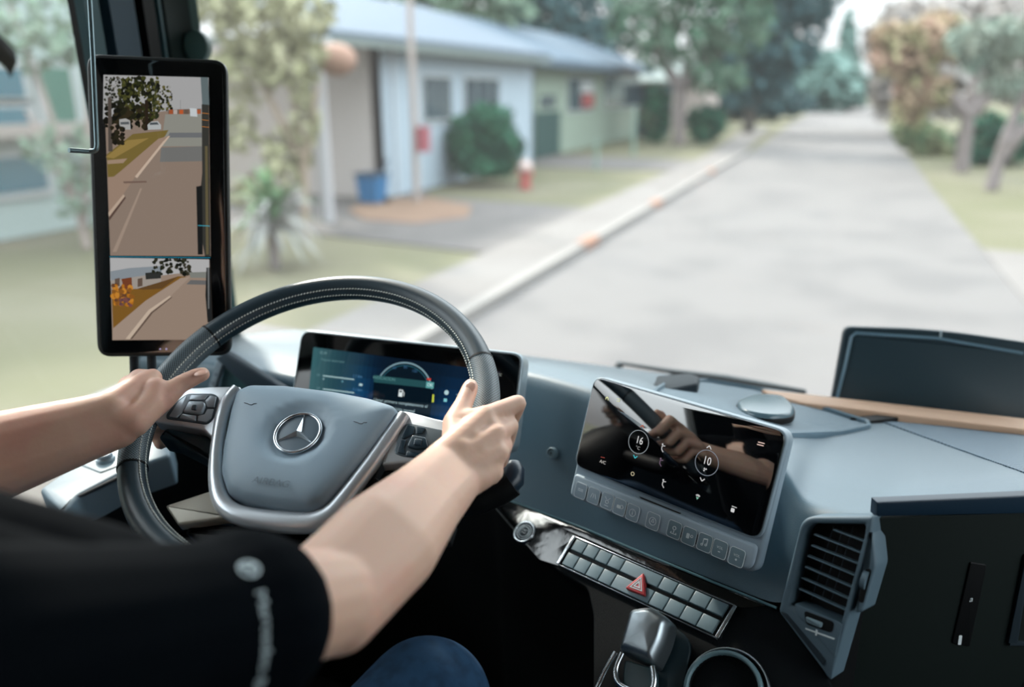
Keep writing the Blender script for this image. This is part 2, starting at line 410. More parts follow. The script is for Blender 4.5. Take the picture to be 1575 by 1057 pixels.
# left-hand end: flap below the pad with a pale vertical trim strip
LF = Frame((-.86, 1.02, -.50), (1, 0, 0), (0, -.12, 1), (0, -1, -.12))
bm = B(); slab(bm, LF, LF.pxs([(338, 548), (352, 538), (470, 612), (470, 640), (440, 640)]), 0, .012, .003)
obj('brow_trim', bm, mat('brow_navy_trim', (36, 56, 70), .5), dash)
bm = B(); slab(bm, LF, LF.pxs([(344, 556), (455, 618), (455, 800), (300, 800)]), -.02, -.004)
obj('knee_panel', bm, mat('knee_panel_teal', (44, 84, 90), .5), dash)
bm = B(); slab(bm, LF, rnd(LF.pxs([(336, 553), (347, 557), (333, 600), (305, 700), (292, 700)]), .002), -.003, .006, .002)
strip = obj('trim_strip', bm, GREYK, dash)
bm = B()
for x, y in ((336, 574), (331, 587), (326, 600)): slab(bm, LF, circ(*LF.px(x, y), .0022, 10), .006, .0066)
obj('clip', bm, DARKL, strip)
bm = B(); slab(bm, LF, rnd(LF.pxs([(284, 766), (288, 738), (297, 738), (300, 744), (292, 768)]), .002), -.003, .008, .002)
slab(bm, LF, LF.pxs([(297, 744), (332, 734), (332, 756), (290, 768)]), -.004, .002)
obj('lower_trim_strip', bm, mat('trim_beige_grey', (150, 150, 140), .5), dash)
# tray sunk in the pad above the touchscreen
TZ = Frame((-.05, 1.05, -.438), (1, 0, 0), (0, 1, -.2), (0, .2, 1))
tray_o = rnd(TZ.pxs([(985, 640), (1003, 604), (1040, 585), (1085, 588), (1165, 601), (1250, 626), (1337, 653), (1338, 660), (1290, 670), (1190, 674), (1120, 690)]), .006, 4)
def scale2(pts, f, c=None):
    cx = sum(p[0] for p in pts)/len(pts); cy = sum(p[1] for p in pts)/len(pts)
    return [(cx+(x-cx)*f, cy+(y-cy)*f) for x, y in pts]
_bm = bmesh.new(); _bm.from_mesh(pad.data); pad_bvh = BVHTree.FromBMesh(_bm); _bm.free(); PO = wloc(pad)
def onpad(x, y, lift=0):
    d = ray(x, y).normalized(); h = pad_bvh.ray_cast(-PO, d)
    if h[0] is None: return TZ.p(*TZ.px(x, y), 0)
    n = h[1] if h[1].z > 0 else -h[1]; return h[0] + PO + n*lift
def drape(poly, lift, th, rings=8):
    cx = sum(p[0] for p in poly)/len(poly); cy = sum(p[1] for p in poly)/len(poly); bm = B()
    rows = [[onpad(*p, lift-th) for p in poly]]
    for i in range(rings+1): f = 1 - i/rings*.97; rows.append([onpad(cx+(x-cx)*f, cy+(y-cy)*f, lift) for x, y in poly])
    vs = loft(bm, rows, True); bm.faces.new(vs[-1]); return bm
tray_px = rnd([(1012, 625), (1003, 606), (1030, 590), (1085, 588), (1165, 601), (1250, 626), (1334, 652), (1336, 658), (1290, 668), (1200, 672), (1100, 650)], 8, 4)
bm = drape(tray_px, .0015, .004)
obj('tray_mat', bm, striped('tray_mat_rubber', (74, 98, 112), (128, 148, 160), 110, .6, rot=40), dash)
bm = B(); tube(bm, [onpad(x, y, .001) for x, y in tray_px], [(.0040, .0065)]*len(tray_px), 8, closed=True, up=(0, 0, 1)); obj('tray_rim', bm, mat('tray_rim_plastic', (104, 128, 142), .45), dash)
bm = B(); slab(bm, Frame(onpad(1040, 598), (1, 0, 0), (0, 1, 0), (0, 0, 1)), rnd(Frame(onpad(1040, 598), (1, 0, 0), (0, 1, 0), (0, 0, 1)).pxs([(1003, 606), (1010, 590), (1060, 586), (1076, 592), (1072, 603), (1030, 612)]), .004), -.004, .014, .004)
obj('tray_stop', bm, DASHD, dash)
gpx = []
for i in range(4):
    P_ = [(1352, 648), (1585, 668), (1620, 745), (1575, 728)]
    a_, b2 = P_[i], P_[(i+1) % 4]; gpx += [(a_[0]+(b2[0]-a_[0])*k/8, a_[1]+(b2[1]-a_[1])*k/8) for k in range(8)]
obj('speaker_grille', drape(gpx, .0015, .003), striped('grille_lines', (48, 76, 90), (120, 142, 160), 60, .5, axis='Y'), dash)
SPF = Frame(onpad(1345, 648), (1, 0, 0), (0, 1, 0), (0, 0, 1))
bm = B(); slab(bm, SPF, rnd(SPF.pxs([(1306, 648), (1372, 640), (1382, 648), (1340, 653)]), .003), -.006, .006, .002)
obj('demister_slot', bm, BLACKP, dash)
# small round sensor on the fascia
FF = Frame(FC, TS.u, TS.v, TS.n)
a, b_ = FF.px(849, 697)
bm = B(); ringslab(bm, FF, circ(a, b_, .0080, 28), circ(a, b_, .0050, 28), -.004, .0035, .001); slab(bm, FF, circ(a, b_, .0048, 20), -.004, .002, .001)
se = obj('round_sensor', bm, GREYB, dash); bm = B(); slab(bm, FF, circ(a, b_, .0014, 12), .002, .003); obj('lens', bm, DARKL, se)
# passenger side face with its lip and shelf door
GF0, GF1 = V((.084, .858, -.47)), V((.26, .985, -.47))
gu = (GF1-GF0).normalized(); gn = V((gu.y, -gu.x, -.10)).normalized(); GF0 += gn*.012
GF = Frame(GF0, gu, gn.cross(gu)*-1 if gn.cross(gu).z < 0 else gn.cross(gu), gn)
bm = B(); slab(bm, GF, GF.pxs([(1348, 796), (1620, 786), (1620, 1180), (1285, 1180), (1290, 1050), (1310, 950)]), -.006, .002, .001)
gb = obj('glovebox_door', bm, mat('glovebox_dark_plastic', (8, 20, 18), .75, bump=(900, .2, .0005), spec=.25), dash)
bm = B(); slab(bm, GF, GF.pxs([(1346, 770), (1640, 757), (1640, 786), (1344, 792)]), -.006, .004, .002); obj('lip', bm, mat('lip_navy', (18, 42, 60), .45), dash)
bm = B(); slab(bm, GF, rnd(GF.pxs([(1489, 862), (1514, 866), (1488, 992), (1461, 986)]), .003), .002, .004, .001)
gp = obj('latch_strip', bm, BLACKP, gb)
bm = B(); text(bm, GF, 'a', *GF.px(1490, 918), .012, .0045); obj('icon', bm, LINE, gp)
bm = B(); slab(bm, GF, rnd(GF.pxs([(1471, 974), (1476, 974), (1474, 988), (1469, 988)]), .001), .004, .0045)
obj('icon', bm, LINE, gp)
bm = B(); slab(bm, GF, rnd(GF.pxs([(1572, 850), (1580, 850), (1560, 985), (1545, 985)]), .002), .002, .006, .001); slab(bm, GF, GF.pxs([(1548, 984), (1580, 984), (1580, 988), (1547, 988)]), .002, .006)
obj('edge_trim', bm, DASHD, gb)
# air vent unit in the same plane as the centre stack
vent = thing('air_vent', 'blue-grey dashboard air vent with thin slats right of the touchscreen', 'air vent', fas(1270, 1000))
VF = Frame(FC + TS.n*.024, TS.u, TS.v, TS.n)
vo = VF.pxs([(1236, 794), (1345, 794), (1341, 830), (1279, 1046), (1199, 940)], .006)
vr = [.014, .002, .01, .002, .004]
vop = VF.pxs([(1240, 805), (1333, 806), (1331, 824), (1294, 962), (1216, 930)], .006)
vo_r = rnd(vo, vr, 6); vi_r = rnd(vop, [.014, .004, .004, .004, .004], 6)
bm = B(); ringslab(bm, VF, vo_r, vi_r, -.03, .010, .003)
vfr = obj('vent_frame', bm, VENTP, vent)
bm = B(); slab(bm, VF, scale2(vi_r, 1.02), -.03, -.017); obj('vent_back', bm, BLACKP, vent)
for (x0, y0), (x1, y1) in [((1288, 817), (1331, 833)), ((1258, 824), (1324, 850)), ((1254, 841), (1321, 867)), ((1248, 857), (1316, 885)), ((1244, 874), (1311, 903)), ((1239, 891), (1306, 921)), ((1235, 908), (1301, 938))]:
    bm = B(); a = V(VF.px(x0, y0)); c = V(VF.px(x1, y1)); d = (c-a).normalized(); nn = V((-d.y, d.x))
    for s0, s1, k0, k1 in ((-.0008, .0008, -.005, .0015),):
        slab(bm, VF, [tuple(a-d*.004+nn*s0), tuple(c+nn*s0), tuple(c+nn*s1), tuple(a-d*.004+nn*s1)], k0, k1)
    obj('slat', bm, mat('slat_plastic', (96, 120, 132), .4), vent)
bm = B()
for t in (.3, .52, .74):
    a = V(VF.px(1256+70*t, 812)); c = V(VF.px(1222+70*t, 925)); tube(bm, [VF.p(*a, -.010), VF.p(*c, -.010)], .0007, 6)
obj('vane', bm, DASHD, vent)
bm = B(); slab(bm, VF, rnd(VF.pxs([(1222, 928), (1296, 960), (1284, 1012), (1224, 944)], .011), .003), -.016, .0112, .001)
vp = obj('vent_lower_panel', bm, VENTP, vent)
bm = B(); slab(bm, VF, rnd(VF.pxs([(1237, 939), (1284, 957), (1280, 974), (1240, 960)], .011), .004), .009, .0120); slot = obj('slider_slot', bm, BLACKP, vp)
bm = B(); slab(bm, VF, rnd(VF.pxs([(1240, 948), (1266, 958), (1264, 966), (1242, 957)], .012), .002), .0115, .016, .002); obj('slider', bm, GREYB, vp)
bm = B()
for q in ([(1239, 966), (1284, 982), (1283, 984), (1239, 968)], [(1255, 968), (1258, 970), (1256, 978), (1254, 977)]): slab(bm, VF, VF.pxs(q, .0112), .011, .0119)
obj('airflow_symbol', bm, LINE, vp)
bm = B(); slab(bm, VF, rnd(VF.pxs([(1206, 938), (1216, 941), (1276, 1012), (1272, 1022)]), .002), .004, .0108, .001); obj('groove', bm, DASHD, vent)
bm = B(); slab(bm, VF, rnd(VF.pxs([(1343, 812), (1348, 830), (1352, 868), (1331, 940), (1318, 940), (1338, 868)]), .004), -.03, .010, .003)
sp = obj('side_cheek', bm, VENTP, vent)
bm = B(); slab(bm, VF, rnd(VF.pxs([(1336, 872), (1346, 874), (1333, 926), (1324, 922)]), .003), .008, .0105); obj('wheel_slot', bm, BLACKP, sp)
bm = B(); a = VF.px(1334, 890); tube(bm, [VF.p(a[0]-.002, a[1], .008), VF.p(a[0]+.003, a[1], .008)], .010, 20); obj('thumb_wheel', bm, VENTP, sp)
# ------------------------------------------------------------------ instrument display behind the wheel
IC = tilted(V((-.51, .8622, -.373))*1.075, 3.6, 23.7)
ins = thing('instrument_display', 'wide black instrument display glowing blue behind the steering wheel', 'display', IC.p(0, -.07, 0))
io = rnd(IC.pxs([(463, 506), (806, 543), (788, 700), (441, 650)]), .018, 6)
bm = B(); slab(bm, IC, io, -.03, 0, .004); obj('housing', bm, mat('display_bezel_silver', (150, 164, 172), .35, .4), ins)
bm = B(); slab(bm, IC, inset(io, .0035), -.002, .0012, .0006)
SCR = mat('black_glass', (5, 7, 9), .08, spec=.9)
igl = obj('screen', bm, SCR, ins)
SM = screen_mat('display_glow', .72)
A = Art(IC, .0014)
q = lambda x, y: IC.px(x, y, .0014)
# blue gradient field made of vertical strips (this is the lit picture on the display)
L0, L1, R1, R0 = (482, 534), (470, 645), (745, 680), (770, 572)
for i in range(40):
    s0, s1 = i/40, (i+1)/40; g = math.exp(-((s0-.27)/.10)**2)*.9 + math.exp(-((s0-.78)/.12)**2)*.9
    for j in range(6):
        t0, t1 = j/6, (j+1)/6; h = g*(.15+.85*t0)
        P = lambda s, t: q((L0[0]*(1-s)+R0[0]*s)*(1-t)+(L1[0]*(1-s)+R1[0]*s)*t, (L0[1]*(1-s)+R0[1]*s)*(1-t)+(L1[1]*(1-s)+R1[1]*s)*t)
        lft = max(0, 1-s0*3.0)
        A.poly([P(s0, t0), P(s1, t0), P(s1, t1), P(s0, t1)], (8+44*lft, 22+70*lft+48*h, 36+62*lft+92*h))
cx0, cy0 = q(620, 606); RD = .0445
A.poly(circ(cx0, cy0, RD, 48), (8, 22, 32))
A.ring(cx0, cy0, RD, .0022, (120, 150, 160), -50, 230)
A.ring(cx0, cy0, RD-.004, .001, (40, 90, 104), -50, 230)
for nme, x, y in (('60', 607, 566), ('80', 624, 565), ('100', 638, 571)): A.text(nme, *q(x, y), .006, (50, 90, 124))
A.line(q(657, 583), q(663, 584), .003, (190, 60, 50))
A.poly([q(576, 577), q(668, 588), q(666, 598), q(575, 588)], (34, 74, 78))
A.poly([q(575, 588), q(667, 599), q(660, 650), q(572, 640)], (4, 18, 28))
A.text('INDICACION', *q(591, 582.5), .006, (90, 140, 140))
A.poly([q(656, 587), q(668, 588.5), q(667, 598), q(655, 597)], (84, 150, 150)); A.text('OK', *q(661.5, 592.5), .006, (210, 235, 235))
a = q(617, 605)
A.poly([(a[0]-.0035, a[1]-.005), (a[0]+.0025, a[1]-.005), (a[0]+.0025, a[1]+.005), (a[0]-.0035, a[1]+.005)], (215, 225, 225))
A.poly([(a[0]-.0022, a[1]+.001), (a[0]+.0012, a[1]+.001), (a[0]+.0012, a[1]+.0038), (a[0]-.0022, a[1]+.0038)], (8, 22, 32))
A.path([(a[0]+.0025, a[1]+.003), (a[0]+.0048, a[1]+.001), (a[0]+.0048, a[1]-.004)], .0009, (215, 225, 225))
A.text('Llenar primero completamente el', *q(616, 620), .0062, (165, 190, 195))
A.text('depósito normal', *q(618, 630.5), .0062, (165, 190, 195))
A.poly([q(665.5, 607), q(668, 607), q(667.5, 619), (q(664.5, 619))], (190, 200, 70))
for y0 in (578, 598.5):
    A.line(q(497, y0), q(545, y0+6), .0016, (160, 190, 192)); A.text('1/1', *q(490, y0-1), .005, (110, 150, 155))
    A.text('1.1 km', *q(550, y0+1), .0056, (80, 130, 170))
A.poly(circ(*q(498, 583), .0014, 10), (130, 160, 165)); A.poly(circ(*q(527, 587), .0014, 10), (100, 150, 165))
A.poly([q(553, 590), q(558, 590.6), q(557.5, 594), q(552.5, 593.5)], (170, 200, 205))
A.text('12.14', *q(497, 543), .0056, (120, 155, 158)); A.text('Trayecto desde inicio', *q(512, 555), .0045, (96, 134, 138))
A.poly(circ(*q(687, 604), .0034, 16), (170, 200, 205)); A.poly([q(683, 613), q(688, 613.5), q(687.5, 618.5), q(682.5, 618)], (120, 190, 200))
A.line(q(702, 607), q(711, 608), .001, (120, 160, 170)); A.text('°C', *q(769, 577), .005, (150, 160, 150))
A.build('screen_picture', SM, ins)
bm = B(); tube(bm, [IC.p(-.02, -.02, -.02), IC.p(-.02, -.05, -.12)], .03, 16); obj('mounting_bracket', bm, BLACKP, ins)
# ------------------------------------------------------------------ touchscreen
ts = thing('touchscreen_display', 'glossy touchscreen tablet with a row of grey keys beneath, on the centre dashboard', 'touchscreen', TS.p(0, -.082, -.02))
so = rnd(TS.pxs([(914, 577), (1214, 663), (1170, 834), (882, 717)]), [.016, .016, .016, .016], 6)
hb = rnd(TS.pxs([(914, 577), (1214, 663), (1160, 886), (872, 763)]), [.016, .016, .014, .012], 6)
bm = B(); slab(bm, TS, hb, -.018, -.004, .004); slab(bm, TS, so, -.008, .000, .002); obj('housing', bm, GREYK, ts)
bm = B(); tube(bm, [TS.p(0, -.01, -.01), TS.p(0, -.02, -.075)], .05, 20); obj('mounting_bracket', bm, BLACKP, ts)
bm = B(); slab(bm, TS, inset(so, .0022), -.002, .0012, .0006)
mg = mat('touchscreen_glass', (6, 6, 8), .035, spec=1.0); mg.node_tree.nodes['Principled BSDF'].inputs['IOR'].default_value = 1.9
obj('screen', bm, mg, ts)
A = Art(TS, .0014); q = lambda x, y: TS.px(x, y, .0014)
W_ = (200, 200, 200)
for r, c, t in (((983, 680), (150, 155, 160), '16'), ((1084, 710), (150, 155, 160), '10')):
    pass
a = q(982, 680); A.ring(*a, .0145, .0008, (140, 148, 152)); A.text('16', a[0]+.001, a[1]+.002, .0135, (205, 205, 205), .8); A.text('°C', a[0]+.001, a[1]-.0075, .006, (150, 150, 150))
a = q(1087, 712); A.ring(*a, .0148, .0008, (120, 128, 138)); A.text('10', a[0], a[1]+.002, .0135, (205, 205, 205), .8)
for k in range(3): b = radians(90*k+20); A.poly([(a[0], a[1]-.0085), (a[0]+.0026*cos(b), a[1]-.0085+.0026*sin(b)), (a[0]+.0026*cos(b+.9), a[1]-.0085+.0026*sin(b+.9))], W_)
def chev(x, y, s, up, col):
    a = q(x, y); A.path([(a[0]-s, a[1]-up*s*.6), (a[0], a[1]+up*s*.6), (a[0]+s, a[1]-up*s*.6)], .0010, col)
chev(977, 703, .0028, -1, (70, 190, 200)); chev(1091, 688, .003, 1, W_); chev(1080, 738, .003, -1, W_); chev(988, 656, .0028, 1, (170, 90, 70))
chev(934, 612, .0022, 1, (210, 215, 150)); a = q(934, 612); A.path([(a[0]-.0018, a[1]-.003), (a[0]-.0018, a[1]), (a[0]+.0018, a[1]), (a[0]+.0018, a[1]-.003)], .0008, (210, 215, 150))
a = q(951, 615); A.path([(a[0]+.002, a[1]-.002), (a[0]+.002, a[1]+.001), (a[0]-.0025, a[1]+.001)], .0008, (190, 195, 140)); A.line((a[0]-.002, a[1]-.002), (a[0]+.002, a[1]-.002), .0008, (190, 195, 140))
for dx, dy in ((0, 0), (-1.5, 3.5)): A.line(q(1166+dx, 680+dy), q(1176+dx, 682.5+dy), .001, (220, 190, 180))
A.text('A/C', *q(927, 711), .0058, (190, 185, 180)); A.line(q(924, 703), q(930, 704.5), .0006, (170, 80, 70))
A.ring(*q(973, 729), .0022, .0008, (190, 180, 150)); 
for x, y, c in ((1019, 690, W_), (1016, 712, (110, 90, 110)), (1020, 745, W_)):
    a = q(x, y); A.path([(a[0]+.003, a[1]+.004), (a[0]-.001, a[1]+.003), (a[0]-.001, a[1]-.001), (a[0]+.002, a[1]-.004)], .0009, c); A.poly(circ(a[0]-.001, a[1]+.005, .0011, 10), c)
a = q(1073, 765); A.ring(a[0], a[1], .003, .0008, W_, 30, 150, 8); A.ring(a[0], a[1], .0018, .0008, W_, 30, 150, 8); A.poly([(a[0]-.002, a[1]), (a[0]+.002, a[1]), (a[0], a[1]-.003)], (120, 170, 150))
a = q(1127, 785); A.poly(rrect(a[0], a[1], .0042, .0045, .0008, 2), W_); A.line((a[0]-.002, a[1]+.0042), (a[0]+.004, a[1]+.0042), .0008, W_)
A.build('screen_picture', SM, ts)
# key bar and its keys
KB = Frame(TS.o, TS.u, TS.v, TS.n)
kb = rnd(TS.pxs([(884, 727), (1160, 842), (1163, 885), (872, 763)]), .006, 5)
kb = rnd(TS.pxs([(884, 728), (1165, 840), (1155, 880), (876, 762)]), [.006, .006, .012, .008], 5)
bm = B(); slab(bm, TS, kb, -.008, .001, .003); keybar = obj('key_bar', bm, mat('key_bar_grey', (156, 172, 184), .42, spec=.5), ts)
keys = [(893, 755), (913, 763), (934, 771), (953, 780), (973, 789), (1004, 802), (1037, 815), (1060, 825), (1084, 835), (1107, 845), (1133, 857)]
icons = ['*', 'lane', 'car', 'cam', 'i', 'home', 'pin', 'tel', 'note', 'VOL\n-', 'VOL\n+']
for i, (x, y) in enumerate(keys):
    a = TS.px(x, y, .002); s = .0185
    bm = B(); slab(bm, TS, rrect(a[0], a[1], s, s+.002, .004, 4), 0, .0022, .0006); kk = obj('key', bm, GREYB if i > 5 else mat('key_pale_grey', (148, 164, 176), .45), ts)
    bm = B(); ringslab(bm, TS, rrect(a[0], a[1], s, s+.002, .004, 4), rrect(a[0], a[1], s-.0010, s+.001, .0037, 4), .002, .0025)
    k = .0027; c_ = icons[i]; X, Y = a
    def ln(p0, p1, wd=.0007):
        p0, p1 = V(p0), V(p1); d = (p1-p0).normalized(); n_ = V((-d.y, d.x))*wd/2; slab(bm, TS, [tuple(p0+n_), tuple(p0-n_), tuple(p1-n_), tuple(p1+n_)], .0020, k)
    def rg(cx, cy, r, wd=.0007): ringslab(bm, TS, circ(cx, cy, r, 20), circ(cx, cy, r-wd, 20), .002, k)
    if c_ == '*': [ln((X-.004, Y+o_), (X+.004, Y+o_)) for o_ in (0, .002)]
    elif c_ == 'lane': [ln((X-.004+o_, Y-.003), (X-.002+o_*.5, Y+.003)) for o_ in (0, .004, .008)]
    elif c_ == 'car': ln((X-.004, Y+.005), (X-.001, Y+.002)); ln((X+.004, Y+.005), (X+.001, Y+.002)); rg(X, Y-.001, .0025); ln((X-.003, Y-.006), (X+.003, Y-.006))
    elif c_ == 'cam': slab(bm, TS, rrect(X-.001, Y, .006, .004, .001, 2), .002, k); rg(X+.003, Y+.001, .0025)
    elif c_ == 'i': rg(X, Y, .0048); ln((X, Y-.0025), (X, Y+.001), .0009); ln((X, Y+.002), (X, Y+.003), .0009)
    elif c_ == 'home': rg(X, Y, .005); ln((X-.002, Y-.001), (X, Y+.003)); ln((X, Y+.003), (X+.002, Y-.001)); ln((X-.002, Y-.001), (X+.002, Y-.001))
    elif c_ == 'pin': rg(X, Y+.002, .0024); ln((X, Y-.001), (X, Y-.004)); ln((X-.004, Y-.005), (X+.004, Y-.005)); ln((X-.004, Y-.005), (X-.003, Y-.003)); ln((X+.004, Y-.005), (X+.003, Y-.003))
    elif c_ == 'tel': slab(bm, TS, rrect(X-.0015, Y, .004, .006, .001, 2), .002, k); rg(X+.0035, Y+.001, .0018)
    elif c_ == 'note': ln((X-.002, Y-.003), (X-.002, Y+.004)); ln((X+.003, Y-.002), (X+.003, Y+.005)); ln((X-.002, Y+.004), (X+.003, Y+.005), .0014); rg(X-.003, Y-.003, .0015); rg(X+.002, Y-.002, .0015)
    else:
        text(bm, TS, 'VOL', X, Y+.0018, .0042, k); ln((X-.0012, Y-.003), (X+.0012, Y-.003))
        if '+' in c_: ln((X, Y-.0042), (X, Y-.0018))
    obj('icon', bm, LINE, kk, smooth=False)
for i in (1, 2, 3, 6, 7, 8):
    a = V(TS.px(*keys[i], .002)); b = V(TS.px(*keys[i+1], .002)); m_ = (a+b)/2
    bm = B(); slab(bm, TS, [(m_.x-.0005, m_.y-.006), (m_.x+.0005, m_.y-.006), (m_.x+.0005, m_.y+.006), (m_.x-.0005, m_.y+.006)], 0, .0016); obj('divider', bm, DARKL, ts)
# oval holder pad lying in the tray, with its small clear clip
TZ = Frame(onpad(1180, 640), (1, 0, 0), (0, 1, -.12), (0, .12, 1))
pd = thing('holder_pad', 'dark glossy oval holder pad lying in the dashboard tray', 'holder pad', TZ.p(*TZ.px(1180, 635), 0))
pp = rnd(TZ.pxs([(1131, 620), (1160, 609), (1205, 612), (1224, 630), (1218, 642), (1180, 645), (1140, 636)], .01), .02, 5)
bm = B(); slab(bm, TZ, pp, .001, .016, .007, 4); obj('pad_body', bm, mat('pad_gloss', (92, 116, 126), .25, spec=.6), pd)
bm = B(); slab(bm, TZ, inset(pp, -.001), .0008, .0095, .002); obj('pad_base', bm, BLACKP, pd)
bm = B(); CLF = tilted(TZ.p(*TZ.px(1180, 645), .012), -21, 10)
slab(bm, CLF, rnd(CLF.pxs([(1173, 637), (1190, 636), (1182, 655), (1167, 652)]), .002), -.002, .002, .0008); obj('clip', bm, mat('clip_blue_plastic', (34, 58, 80), .2), pd)
# ------------------------------------------------------------------ glossy console below the fascia
A0, B0 = fas(775, 765), fas(1200, 940)
cu = (B0-A0).normalized(); h_ = V((cu.y, -cu.x, 0)).normalized(); tl = radians(53)
cn = h_*cos(tl) + V((0, 0, sin(tl))); cn = (cn - cu*cn.dot(cu)).normalized()
CF = Frame(A0, cu, cn.cross(cu), cn)
con = thing('centre_console', 'black console panel with carbon-look surface below the touchscreen', 'console', CF.p(.2, -.2, -.1))
co = rnd(CF.pxs([(757, 779), (775, 766), (1000, 855), (1200, 940), (1270, 1035), (1330, 1150), (903, 1150), (912, 1057), (912, 945), (903, 905), (860, 880), (800, 828)]), .008, 4)
bm = B(); slab(bm, CF, co, -.06, 0, .003); obj('panel', bm, CARBON, con)
gl_ = rnd(CF.pxs([(759, 779), (776, 768), (1000, 857), (1180, 933), (1140, 936), (890, 824), (862, 872), (830, 862), (800, 827)]), .004, 4)
bm = B(); slab(bm, CF, gl_, -.01, .0012, .0006); obj('gloss_inlay', bm, GLOSSB, con)
bm = B(); tube(bm, [CF.p(*CF.px(x, y), .001) for x, y in ((778, 768), (900, 814), (1000, 856), (1195, 936))], .0016, 8); obj('edge_bead', bm, mat('teal_bead', (90, 130, 140), .3), con)
# start button
a, b_ = CF.px(808, 820)
stb = thing('start_button', 'round chrome-ringed start button on the black console', 'button', CF.p(a, b_, 0))
bm = B(); ringslab(bm, CF, circ(a, b_, .0172, 40), circ(a, b_, .0135, 40), -.004, .005, .002); obj('outer_ring', bm, CHROME, stb)
bm = B(); slab(bm, CF, circ(a, b_, .0134, 40), -.004, .003, .001); bt = obj('button_body', bm, BLACKP, stb)
bm = B(); ringslab(bm, CF, circ(a, b_, .0115, 40), circ(a, b_, .0102, 40), .001, .0045, .001); ringslab(bm, CF, circ(a, b_, .0085, 32), circ(a, b_, .0070, 32), .001, .0050, .001); obj('inner_ring', bm, CHROMED, stb)
bm = B(); slab(bm, CF, circ(a, b_, .0069, 32), .001, .0048, .001); cap = obj('button_cap', bm, DASHD, stb)
bm = B(); text(bm, CF, 'START', a, b_+.002, .0035, .0052); text(bm, CF, 'STOP', a, b_-.002, .0035, .0052); obj('lettering', bm, LINE, cap, smooth=False)
# switch bar with its keys and the hazard triangle
TLp, TRp, BRp, BLp = [V(CF.px(*p)) for p in ((886, 828), (1133, 935), (1104, 984), (860, 870))]
sb = thing('switch_bar', 'chrome-framed double row of grey switches on the black console', 'switch panel', CF.p(*((TLp+BRp)/2), 0))
fo = rnd([tuple(TLp), tuple(TRp), tuple(BRp), tuple(BLp)], .002, 3)
bm = B(); slab(bm, CF, fo, -.01, .002, .001); obj('backing', bm, BLACKP, sb)
def bar(P, Q, wd, k0, k1, m, nm, par):
    d = (Q-P).normalized(); n_ = V((-d.y, d.x))*wd/2; bm = B(); slab(bm, CF, [tuple(P+n_), tuple(P-n_), tuple(Q-n_), tuple(Q+n_)], k0, k1, .0008); return obj(nm, bm, m, par)
bar(TLp, BLp, .0042, 0, .0065, CHROME, 'end_trim', sb); bar(TRp, BRp, .0050, 0, .0065, CHROME, 'end_trim', sb)
bar(TLp, TRp, .0014, 0, .0055, CHROME, 'edge_trim', sb); bar(BLp, BRp, .0014, 0, .0045, CHROMED, 'edge_trim', sb)
def sbp(s, t): return TLp.lerp(TRp, s).lerp(BLp.lerp(BRp, s), t)
cuts = [.022, .105, .19, .275, .36, .60, .69, .785, .88, .972]
for r, (t0, t1) in enumerate(((.05, .42), (.54, .95))):
    for i in range(9):
        s0, s1 = cuts[i]+.003, cuts[i+1]-.003
        bm = B(); slab(bm, CF, [tuple(sbp(s0, t1)), tuple(sbp(s1, t1)), tuple(sbp(s1, t0)), tuple(sbp(s0, t0))], 0, .0062, .001)
        obj('switch', bm, mat('switch_grey', (98, 120, 130), .4, spec=.5), sb)
hz = [V(CF.px(x, y, .008)) for x, y in ((991, 882), (993, 918), (962, 906))]
bm = B(); slab(bm, CF, rnd([tuple(p) for p in hz], .003, 4), 0, .011, .0015); hb_ = obj('hazard_button', bm, mat('hazard_red', (190, 62, 66), .35), sb); hb_['label'] = 'red hazard triangle button'
c3 = (hz[0]+hz[1]+hz[2])/3
bm = B()
for f0, f1 in ((.62, .50), (.34, .20)):
    o_ = [tuple(c3+(p-c3)*f0) for p in hz]; i_ = [tuple(c3+(p-c3)*f1) for p in hz]; ringslab(bm, CF, ccw(o_), ccw(i_), .010, .0116)
obj('triangle_mark', bm, WHITEP, hb_, smooth=False)
# selector lever with a chrome grip
LVF = tilted(V(CF.p(*CF.px(985, 985), .04)), -24, 48)
lv = thing('selector_lever', 'stubby satin chrome lever with an open chrome loop at its base, on the console', 'lever', CF.p(*CF.px(965, 1050), 0))
LVF2 = Frame(LVF.o, LVF.u, LVF.v, LVF.n)
hp = rnd(LVF.pxs([(968, 936), (1000, 931), (1029, 951), (1021, 985), (1003, 1022), (950, 1000)]), [.006, .008, .007, .01, .004, .004], 5)
bm = B(); pillow(bm, LVF, hp, -.030, .008); obj('grip', bm, CHROMED, lv)
bm = B(); text(bm, LVF, 'P', *LVF.px(996, 956, .008), .006, .0086); obj('lettering', bm, mat('etched_grey', (110, 116, 118), .5), lv, smooth=False)
bm = B(); tube(bm, catmull([LVF.p(*LVF.px(x, y, .0), -.004) for x, y in ((955, 1003), (945, 1028), (950, 1050), (972, 1062), (995, 1066), (1004, 1048), (1002, 1024))], 4), .0036, 10); obj('loop', bm, CHROME, lv)
bm = B(); slab(bm, LVF, rnd(LVF.pxs([(955, 1010), (998, 1024), (998, 1080), (948, 1080)]), .004), -.03, -.010, .002); obj('lever_neck', bm, mat('lever_teal_inset', (44, 70, 76), .4), lv)
bm = B(); tube(bm, [LVF.p(*LVF.px(x, y, -.02), -.02) for x, y in ((947, 1003), (930, 1032), (916, 1062), (905, 1090))], .0034, 10, flat=.7); obj('side_rail', bm, CHROME, lv)
bm = B(); slab(bm, CF, rnd(CF.pxs([(1000, 958), (1042, 966), (1066, 990), (1052, 1062), (1040, 1080), (985, 1080)]), .014, 5), -.004, .004, .002); obj('lever_plate', bm, mat('plate_dark_teal', (26, 46, 54), .45), con)
